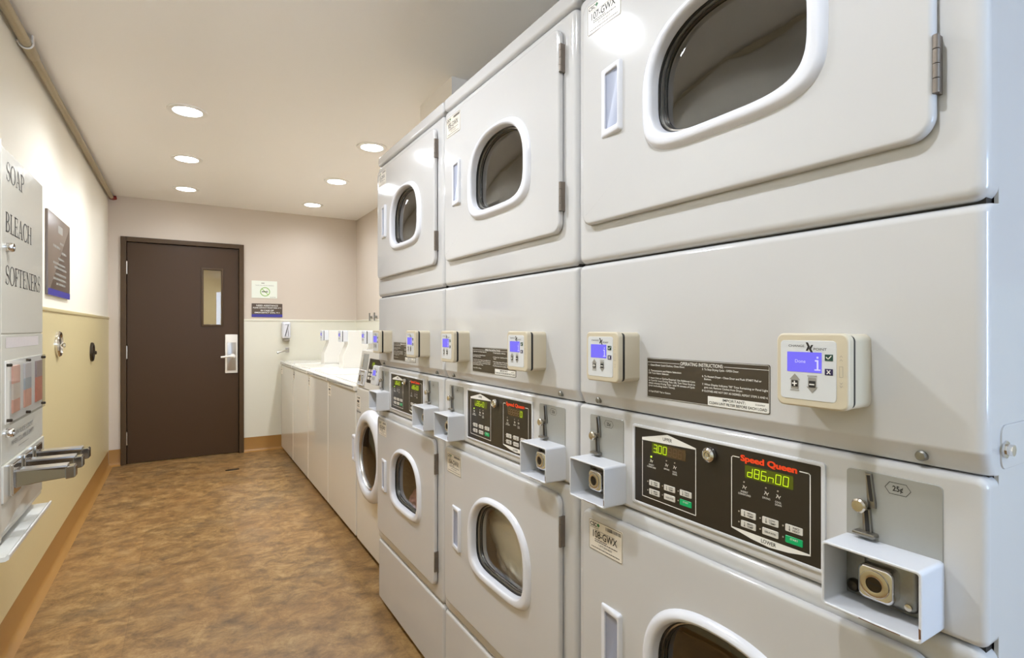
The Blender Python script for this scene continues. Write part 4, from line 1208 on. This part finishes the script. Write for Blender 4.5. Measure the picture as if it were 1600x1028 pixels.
def front_washer(yc):
    t = empty('front_load_washer', (WASHX, yc, 0), 'white front-loading washer with a round dark door between the top-loaders and the stacked dryers', 'washing machine')
    W = 0.343
    fr = Fr((0, 0, 0), (0, -1, 0), (0, 0, 1))
    bm = new()
    oo, ii = pair(rr(-W, W, 0.028, 0.893, 0.015, 8), circ(0, 0.565, 0.20, 64), (0, 0.565))
    ring(bm, fr, oo, ii, -0.70, -0.05, 0.0, 0.010, 0.002, 3, guard=0.003)
    slab(bm, 0.695, 0.70, -W, W, 0.028, 0.893)
    obj('cabinet', bm, 'white_washer', t, wn=True)
    bm = new(); box(bm, fr, -W + 0.005, W - 0.005, 0.012, 0.028, -0.6, -0.02); obj('plinth_gap', bm, 'black', t)  # black block stands in for the shade under the cabinet
    # raked control hood
    fside = Fr((0, -W, 0), (1, 0, 0), (0, 0, 1))
    prof = [(0.0, 0.897), (0.62, 0.897), (0.62, 1.02), (0.30, 1.100), (0.045, 1.104), (0.034, 1.097)]
    bm = new(); plate(bm, fside, prof, -2 * W, 0, 0.006, 3)
    hood = obj('control_hood', bm, 'white_washer', t, wn=True)
    up = Vector((0.034, 0, 0.200))
    fp = Fr((-0.0002, 0, 0.897), (0, -1, 0), up)
    bm = new(); plate(bm, fp, rr(-0.165, 0.16, 0.035, 0.165, 0.003), -0.001, 0.0015); ov = obj('overlay', bm, 'overlay', t, smooth=False)
    bm = new(); flat(bm, fp, rr(-0.110, -0.06, 0.125, 0.148, 0.001), 0.002); obj('display', bm, 'lcd_on', ov, smooth=False)
    bm = new(); seven(bm, fp, '300', -0.104, 0.129, 0.009, 0.015, 0.005, 0.0024); obj('digits', bm, 'digit', ov, smooth=False)
    for r in range(3):
        for c in range(2):
            bm = new(); plate(bm, fp, rr(-0.150 + 0.042 * c, -0.122 + 0.042 * c, 0.052 + 0.021 * r, 0.066 + 0.021 * r, 0.001), 0.001, 0.003, 0.0005, 1); obj('button', bm, 'button', ov)
    bm = new(); plate(bm, fp, rr(-0.062, -0.020, 0.046, 0.062, 0.001), 0.001, 0.003, 0.0005, 1); obj('button', bm, 'button_green', ov)
    # coin bay at the left
    bm = new(); plate(bm, fp, rr(-0.300, -0.195, 0.098, 0.188, 0.004), -0.001, 0.0015)
    cp = obj('coin_plate', bm, 'zinc_plate', t, smooth=False)
    bm = new(); plate(bm, fp, rr(-0.275, -0.266, 0.110, 0.182, 0.002), 0.001, 0.010, 0.002); obj('coin_chute', bm, 'chrome', cp)
    bm = new(); ring(bm, fp, rr(-0.302, -0.192, 0.012, 0.094, 0.004), rr(-0.299, -0.195, 0.015, 0.091, 0.003), 0, 0.001, 0.010, 0.001, 0.001, 1); cb = obj('coin_box', bm, 'white_soft', t, wn=True)
    bm = new(); plate(bm, fp, rr(-0.264, -0.230, 0.032, 0.068, 0.006), 0.001, 0.018, 0.003); obj('coin_lock', bm, 'chrome', cb)
    card_reader(fp, 0.130, 0.088, t, '', 'white_soft')
    washer_label(fr, t)
    bm = new(); text(bm, fr, 'Speed Queen', -0.295, 0.752, 0.010, 0.085, 'C', 0.02, 0.0008); obj('brand_lettering', bm, 'ink', t, smooth=False)
    # door: thick white ring, bowl glass, pull
    f = fr.at(0, 0.565)
    bm = new()
    lathe(bm, f, 0, 0, [(0.236, 0.004), (0.236, 0.020), (0.230, 0.034), (0.215, 0.046), (0.195, 0.050), (0.178, 0.047), (0.172, 0.038), (0.168, 0.005)], 72, closed=False)
    d = obj('door', bm, 'plastic_white', t, ang=50)
    bm = new(); lathe(bm, f, 0, 0, [(0.1675, 0.034), (0.158, 0.036), (0.154, 0.030), (0.154, 0.0)], 64, closed=False); obj('door_rim', bm, 'steel', d)
    bm = new(); lathe(bm, f, 0, 0, [(0.154, 0.026), (0.14, 0.031), (0.11, 0.036), (0.07, 0.040), (0.03, 0.0415), (0.0005, 0.042)], 64, closed=False); obj('door_glass', bm, 'glass_dark', d)
    bm = new()
    o5, i5 = rr(-0.262, -0.196, -0.070, 0.075, 0.012), rr(-0.248, -0.214, -0.055, 0.060, 0.008)
    ring(bm, f, o5, i5, 0.004, 0.012, 0.050, 0.006, 0.003); flat(bm, f, i5, 0.0125)
    obj('door_handle', bm, 'plastic_white', d, wn=True)
    bm = new()
    ls = [(0.165, -0.002), (0.20, -0.05), (0.23, -0.07), (0.24, -0.09), (0.24, -0.45), (0.22, -0.48), (0.0005, -0.49)]
    lathe(bm, f, 0, 0, ls, 64, closed=False)
    obj('drum', bm, 'drum', t, ang=50)
front_washer(2.755)

# ================================================================ SOAP VENDOR ON THE LEFT WALL
vend = empty('soap_vending_machine', (LEFT, 2.23, 0), 'white wall-hung vending machine lettered SOAP, BLEACH, SOFTENERS, with three chrome coin slides', 'vending machine')
FV = Fr((0.0045, 0, 0), (0, 1, 0), (0, 0, 1))
VP = 0.145
bm = new(); plate(bm, FV, rr(-0.300, 0.267, 0.640, 1.727, 0.004), 0, VP - 0.004, 0.003, 3)
body = obj('cabinet', bm, 'vend', vend, wn=True)
bm = new(); plate(bm, FV, rr(-0.300, -0.262, 0.640, 1.735, 0.006), VP - 0.01, VP + 0.006, 0.006, 4)
obj('side_channel', bm, 'vend', vend, wn=True)
bm = new(); plate(bm, FV, rr(-0.236, 0.265, 1.207, 1.725, 0.003), VP - 0.004, VP, 0.002, 2); dr1 = obj('upper_door', bm, 'vend', vend, wn=True)
bm = new(); plate(bm, FV, rr(-0.236, 0.265, 0.845, 1.204, 0.003), VP - 0.004, VP, 0.002, 2); dr2 = obj('lower_door', bm, 'vend', vend, wn=True)
bm = new()
roman(bm, FV, 'SOAP', -0.193, 1.641, 0.053, 0.200, VP + 0.0005)
roman(bm, FV, 'BLEACH', -0.202, 1.494, 0.056, 0.306, VP + 0.0005)
roman(bm, FV, 'SOFTENERS', -0.202, 1.346, 0.054, 0.428, VP + 0.0005)
obj('lettering', bm, 'ink', dr1, smooth=False)
for a, b in ((-0.186, 1.451), (-0.192, 0.927)):
    bm = new(); lathe(bm, FV, a, b, [(0.013, VP - 0.001), (0.013, VP + 0.012), (0.011, VP + 0.016), (0.005, VP + 0.016), (0.0045, VP + 0.014), (0.0001, VP + 0.014)], 24)
    obj('lock', bm, 'chrome', dr1 if b > 1.2 else dr2)
bm = new(); text(bm, FV, 'COIN SLIDE LOCKS', -0.005, 0.905, 0.015, 0.250, 'C', 0, VP + 0.0005); text(bm, FV, 'WHEN COLUMN IS EMPTY', -0.005, 0.882, 0.015, 0.272, 'C', 0, VP + 0.0005)
line(bm, FV, [(-0.06, 0.868), (0.06, 0.868)], 0.0016, VP + 0.0005)
obj('lettering', bm, 'ink_mid', dr2, smooth=False)
bm = new(); flat(bm, FV, rr(-0.198, 0.198, 1.166, 1.196, 0.002), VP + 0.0005); obj('price_strip', bm, 'lilac', dr2, smooth=False)
# clear cover with three sample packs
bm = new(); plate(bm, FV, rr(-0.205, 0.245, 0.952, 1.130, 0.003), VP, VP + 0.0015); wp = obj('sample_window', bm, 'trim_white', dr2, smooth=False)
packs = ((-0.146, -0.069, [('orange', 0.0, 0.28), ('peach', 0.28, 0.62), ('orange', 0.62, 1.0)]),
         (-0.009, 0.072, [('orange', 0.0, 0.40), ('slate_blue', 0.40, 0.66), ('lilac', 0.66, 1.0)]),
         (0.142, 0.227, [('orange_red', 0.0, 0.60), ('maroon', 0.60, 1.0)]))
for a0, a1, bands in packs:
    bm = new()
    for k, (_, u, v) in enumerate(bands):
        y0, y1 = 0.976, 1.113
        plate(bm, FV, rr(a0, a1, y0 + (y1 - y0) * u, y0 + (y1 - y0) * v, 0.0), VP + 0.0015, VP + 0.006, 0.001, 1, mi=k)
    obj('sample_pack', bm, [b[0] for b in bands], dr2, smooth=False)
bm = new(); flat(bm, FV, rr(-0.207, 0.247, 0.950, 1.132, 0.003), VP + 0.010); obj('clear_cover', bm, 'acrylic', dr2, smooth=False)
for a, b in ((-0.192, 1.118), (0.025, 1.122), (0.236, 1.122), (-0.192, 0.962), (0.025, 0.958), (0.236, 0.962)):
    bm = new(); lathe(bm, FV, a, b, [(0.0045, VP), (0.0045, VP + 0.012), (0.003, VP + 0.0135), (0.0001, VP + 0.0137)], 12); obj('cover_screw', bm, 'bronze', dr2)
# slide panel with chrome slides
bm = new(); plate(bm, FV, rr(-0.236, 0.265, 0.738, 0.842, 0.003), VP - 0.004, VP + 0.004, 0.002, 2); sp = obj('slide_panel', bm, 'vend', vend, wn=True)
for a in (-0.150, -0.012, 0.126):
    bm = new()
    plate(bm, FV, rr(a - 0.045, a + 0.045, 0.748, 0.838, 0.004), VP + 0.004, VP + 0.016, 0.004, 3)
    sl = obj('coin_slide', bm, 'chrome', vend, wn=True)
    bm = new()
    fs = Fr(FV.p(a, 0, 0), (1, 0, 0), (0, 0, 1))
    ls = []
    for p, w, z0, z1 in ((VP + 0.014, 0.022, 0.764, 0.818), (VP + 0.030, 0.021, 0.768, 0.815), (VP + 0.075, 0.019, 0.774, 0.810), (VP + 0.125, 0.018, 0.778, 0.806), (VP + 0.128, 0.020, 0.774, 0.810), (VP + 0.146, 0.019, 0.776, 0.812), (VP + 0.150, 0.016, 0.779, 0.808)):
        zc = (z0 + z1) / 2
        ls.append([bm.verts.new(FV.p(a + x * w, b, p)) for x, b in ((-1, z0 + 0.002), (-0.9, z0), (0.9, z0), (1, z0 + 0.002), (1, z1 - 0.002), (0.9, z1), (-0.9, z1), (-1, z1 - 0.002))])
    for x, y in zip(ls, ls[1:]):
        bridge(bm, x, y)
    bm.faces.new(ls[-1]); bm.faces.new(ls[0][::-1])
    obj('slide_bar', bm, 'slide', sl, ang=25)
    bm = new(); box(bm, FV, a - 0.022, a + 0.022, 0.811, 0.816, VP + 0.012, VP + 0.13, 0.001); obj('slide_rail', bm, 'steel', sl)
# delivery recess and tray
bm = new(); plate(bm, FV, rr(-0.236, 0.262, 0.655, 0.735, 0.003), VP - 0.004, VP - 0.001, 0.001, 2); obj('lower_panel', bm, 'vend', vend)
bm = new(); plate(bm, FV, rr(-0.236, 0.22, 0.618, 0.655, 0.003), 0.02, VP - 0.02); obj('delivery_recess', bm, 'vend_in', vend, smooth=False)
bm = new()
prof = [(0.0, 0.600), (VP + 0.020, 0.600), (VP + 0.028, 0.604), (VP + 0.030, 0.616), (VP + 0.026, 0.618), (VP + 0.020, 0.612), (0.0, 0.612)]
l0 = [bm.verts.new(FV.p(-0.300, b, p)) for p, b in prof]; l1 = [bm.verts.new(FV.p(0.235, b, p)) for p, b in prof]
n = len(prof)
for i in range(n):
    bm.faces.new((l0[i], l0[(i + 1) % n], l1[(i + 1) % n], l1[i]))
bm.faces.new(l0[::-1]); bm.faces.new(l1)
obj('delivery_tray', bm, 'vend_light', vend)

# ================================================================ LEFT WALL: poster, hooks, pipe
pst = empty('wall_poster', (LEFT, 3.706, 1.594), 'tall taupe notice board with a blue bottom stripe on the left wall', 'sign')
FP = Fr((0, 0, 0), (0, 1, 0), (0, 0, 1))
bm = new(); plate(bm, FP, rr(-0.293, 0.293, -0.205, 0.212, 0.002), 0.001, 0.012, 0.002, 2); bd = obj('board', bm, 'poster', pst)
bm = new(); flat(bm, FP, [(-0.293, -0.205), (0.293, -0.205), (0.293, -0.172), (-0.293, -0.172)], 0.0125); obj('blue_stripe', bm, 'blue', pst, smooth=False)
bm = new()
rnd = random.Random(9)
for b, a0, a1, h in ((0.130, -0.05, 0.12, 0.040), (0.075, 0.00, 0.10, 0.012), (0.045, -0.17, 0.02, 0.013), (0.028, 0.05, 0.20, 0.013), (-0.010, -0.05, 0.11, 0.012), (-0.040, -0.17, 0.14, 0.012), (-0.062, -0.14, 0.19, 0.012), (-0.095, -0.12, 0.17, 0.012), (-0.120, -0.17, 0.17, 0.012), (-0.145, -0.10, 0.15, 0.012)):
    dashes(bm, FP, a0, a1, b, h, 0.0125, rnd)
obj('faint_lettering', bm, 'ink_grey', pst, smooth=False)

for y, z, l in ((3.690, 1.140, 'round chrome wall hook on the tan panel nearest to the soap vending machine'), (4.900, 1.055, 'round dark wall hook on the tan panel nearest to the brown door')):
    t = empty('wall_hook', (LEFT, y, z), l, 'hook')
    f = Fr((0.004, 0, 0), (0, 1, 0), (0, 0, 1))
    bm = new(); lathe(bm, f, 0, 0, [(0.068, 0), (0.068, 0.010), (0.063, 0.016), (0.054, 0.017), (0.048, 0.012), (0.044, 0.008), (0.0001, 0.007)], 40); bp = obj('backplate', bm, 'chrome' if y < 4 else 'bronze', t)
    bm = new(); lathe(bm, f, 0, 0, [(0.046, 0.0095), (0.0001, 0.0095)], 32, closed=False); obj('dark_recess', bm, 'bronze', t)
    bm = new(); lathe(bm, f, 0, -0.006, [(0.008, 0.009), (0.007, 0.020), (0.013, 0.024), (0.013, 0.030), (0.009, 0.033), (0.0001, 0.034)], 20); obj('hook_knob', bm, 'chrome' if y < 4 else 'bronze', t)

pz, px = 2.378, LEFT + 0.030
pp = empty('conduit_pipe', (px, 0, pz), 'long pale metal conduit along the top of the left wall, ending in red', 'pipe')
bm = new(); tube(bm, [(0, y, 0) for y in (REAR + 0.01, 0.5, 2.94)] , 0.0185, 20); tube(bm, [(0, y, 0) for y in (2.98, 4.5, BACK - 0.075)], 0.0165, 20); obj('tube', bm, 'conduit', pp)
bm = new(); tube(bm, [(0, y, 0) for y in (2.90, 2.905, 2.915, 3.02, 3.03)], [0.0185, 0.0225, 0.0215, 0.0215, 0.017], 20); obj('coupling', bm, 'conduit', pp)
bm = new()
tube(bm, [(0.0225 * math.cos(t), 2.89, 0.0225 * math.sin(t)) for t in [PI * k / 12 + PI for k in range(13)]], 0.0035, 8)
slab(bm, -0.0295, -0.018, 2.88, 2.90, -0.003, 0.003); slab(bm, 0.0195, 0.0245, 2.88, 2.90, 0, CEIL - pz - 0.0005)
obj('pipe_strap', bm, 'trim_white', pp)
bm = new(); tube(bm, [(0, BACK - 0.085, 0), (0, BACK - 0.05, 0), (0.008, BACK - 0.03, 0.002), (0.030, BACK - 0.022, 0.008)], [0.0185, 0.0195, 0.0195, 0.017], 20); obj('red_fitting', bm, 'red_cap', pp)

# ================================================================ BACK WALL: signs, soap dispenser, bar, pipes
FS = Fr((0, -0.001, 0), (1, 0, 0), (0, 0, 1))
sg = empty('no_smoking_sign', (0.691, BACK, 1.617), 'white no-smoking sign with a green circle, right of the brown door', 'sign')
bm = new(); plate(bm, FS, rr(-0.118, 0.118, -0.087, 0.087, 0.002), 0, 0.003); obj('sheet', bm, 'paper', sg, smooth=False)
bm = new()
ring(bm, FS, circ(0.005, -0.022, 0.046, 40), circ(0.005, -0.022, 0.038, 40), 0.003, 0.003, 0.0036, 0.0001, 0.0001, 1)
line(bm, FS, [(-0.024, 0.007), (0.034, -0.051)], 0.007, 0.0038)
obj('green_circle', bm, 'lime_ink', sg)
bm = new(); line(bm, FS, [(-0.022, -0.022), (0.028, -0.022)], 0.008, 0.0041); line(bm, FS, [(0.020, -0.014), (0.024, -0.006), (0.020, 0.0)], 0.002, 0.0041); obj('cigarette', bm, 'ink', sg, smooth=False)
bm = new(); text(bm, FS, 'THANK YOU FOR NOT SMOKING', 0, 0.036, 0.010, 0.17, 'C', 0, 0.0036); dashes(bm, FS, -0.03, 0.0, 0.060, 0.008, 0.0036, random.Random(2)); dashes(bm, FS, 0.05, 0.105, -0.078, 0.004, 0.0036, random.Random(5))
obj('lettering', bm, 'ink_grey', sg, smooth=False)
s2 = empty('assistance_sign', (0.716, BACK, 1.408), 'small dark sign with white lettering and a blue stripe, below the no-smoking sign', 'sign')
bm = new(); plate(bm, FS, rr(-0.142, 0.142, -0.068, 0.068, 0.002), 0, 0.005); obj('plaque', bm, 'sign_dark', s2, smooth=False)
bm = new(); flat(bm, FS, [(-0.142, -0.068), (0.142, -0.068), (0.142, -0.040), (-0.142, -0.040)], 0.0055); obj('blue_stripe', bm, 'blue', s2, smooth=False)
bm = new()
for s, b, w, h in (('NEED ASSISTANCE', 0.040, 0.20, 0.015), ('PLEASE CONTACT FRONT DESK AT 0', 0.019, 0.26, 0.012), ('IN CASE OF', -0.009, 0.12, 0.015), ('EMERGENCY DIAL 911', -0.029, 0.23, 0.012)):
    text(bm, FS, s, 0, b, h, w, 'C', 0.015, 0.0056)
obj('lettering', bm, 'ink_white', s2, smooth=False)

ds = empty('soap_dispenser', (0.888, BACK, 1.19), 'white soap dispenser on the back wall above the grey bar', 'soap dispenser')
bm = new(); plate(bm, FS, rr(-0.042, 0.042, -0.070, 0.103, 0.022), 0.0, 0.085, 0.03, 5); obj('housing', bm, 'plastic_white', ds, wn=True)
bm = new(); plate(bm, FS, rr(-0.030, 0.030, -0.100, -0.072, 0.01), 0.0, 0.075, 0.012, 3); obj('push_bar', bm, 'vend_in', ds)
tb = empty('towel_bar', (0.858, BACK, 1.0), 'short grey metal bar on the back wall under the soap dispenser', 'bar')
bm = new(); box(bm, FS, 0.03, 0.066, -0.02, 0.03, 0, 0.01, 0.003); obj('bracket', bm, 'steel', tb)
bm = new(); tube(bm, [(0.048, -0.004, 0.006), (0.048, -0.05, 0.006), (0.02, -0.075, 0.0), (-0.05, -0.09, -0.016)], 0.008); obj('bar', bm, 'steel', tb)
bm = new(); tube(bm, [(-0.048, -0.09, -0.0155), (-0.062, -0.092, -0.019)], 0.0125); obj('end_knob', bm, 'steel', tb)
for y, l in ((5.37, 'short grey valve stem on the right wall, the one nearer the back wall'), (5.21, 'short grey valve stem on the right wall, the one nearer the dryers')):
    t = empty('valve_stem', (RIGHT, y, 1.34), l, 'valve')
    bm = new(); tube(bm, [(-0.028, 0, -0.038), (-0.028, 0, 0.040)], 0.007, 10); obj('stem', bm, 'dull', t)
    bm = new(); tube(bm, [(-0.004, 0, 0), (-0.03, 0, 0)], 0.012, 10); obj('collar', bm, 'dull', t)

# ================================================================ FLOOR DETAIL
t = empty('floor_plate', (0.356, 5.263, 0), 'small dark oval plate set in the floor in front of the far washers', 'floor plate')
bm = new(); plate(bm, Fr((0, 0, 0), (1, 0, 0), (0, 1, 0)), [(0.055 * math.cos(2 * PI * k / 24), 0.022 * math.sin(2 * PI * k / 24)) for k in range(24)], 0.0, 0.002, 0.001, 1); obj('cover', bm, 'bronze', t)

# ================================================================ DAYLIGHT, CAMERA, VIEW
w = bpy.data.worlds.new('daylight')
SC.world = w
w.use_nodes = True
bg = w.node_tree.nodes['Background']
bg.inputs['Color'].default_value = (0.50, 0.68, 1.0, 1)
bg.inputs['Strength'].default_value = 11.5
pl = bpy.data.lights.new('window_portal', 'AREA')
pl.shape = 'RECTANGLE'
pl.size, pl.size_y = WX1 - WX0, WZ1 - WZ0
pl.cycles.is_portal = True
po = bpy.data.objects.new('window_portal', pl)
po.location = ((WX0 + WX1) / 2, REAR - 0.11, (WZ0 + WZ1) / 2)
po.rotation_euler = (PI / 2, 0, 0)
COL.objects.link(po)

cam = bpy.data.cameras.new('camera')
cam.sensor_fit = 'HORIZONTAL'
cam.sensor_width = 36.0
cam.lens = 845.0 / 1600 * 36
cam.clip_start = 0.02
co = bpy.data.objects.new('camera', cam)
co.location = (0, 0, CAM_H)
co.rotation_euler = (PI / 2, 0, -math.atan(512.0 / 845.0))
COL.objects.link(co)
SC.camera = co

SC.cycles.max_bounces = 12
SC.cycles.diffuse_bounces = 6
SC.cycles.glossy_bounces = 5
SC.cycles.transparent_max_bounces = 12
SC.cycles.caustics_reflective = False
SC.cycles.caustics_refractive = False
SC.cycles.sample_clamp_indirect = 6
SC.cycles.use_denoising = True
vs = SC.view_settings
vs.view_transform = 'Standard'
vs.look = 'None'
vs.gamma = 1.0
vs.exposure = 1.14
vs.use_curve_mapping = False
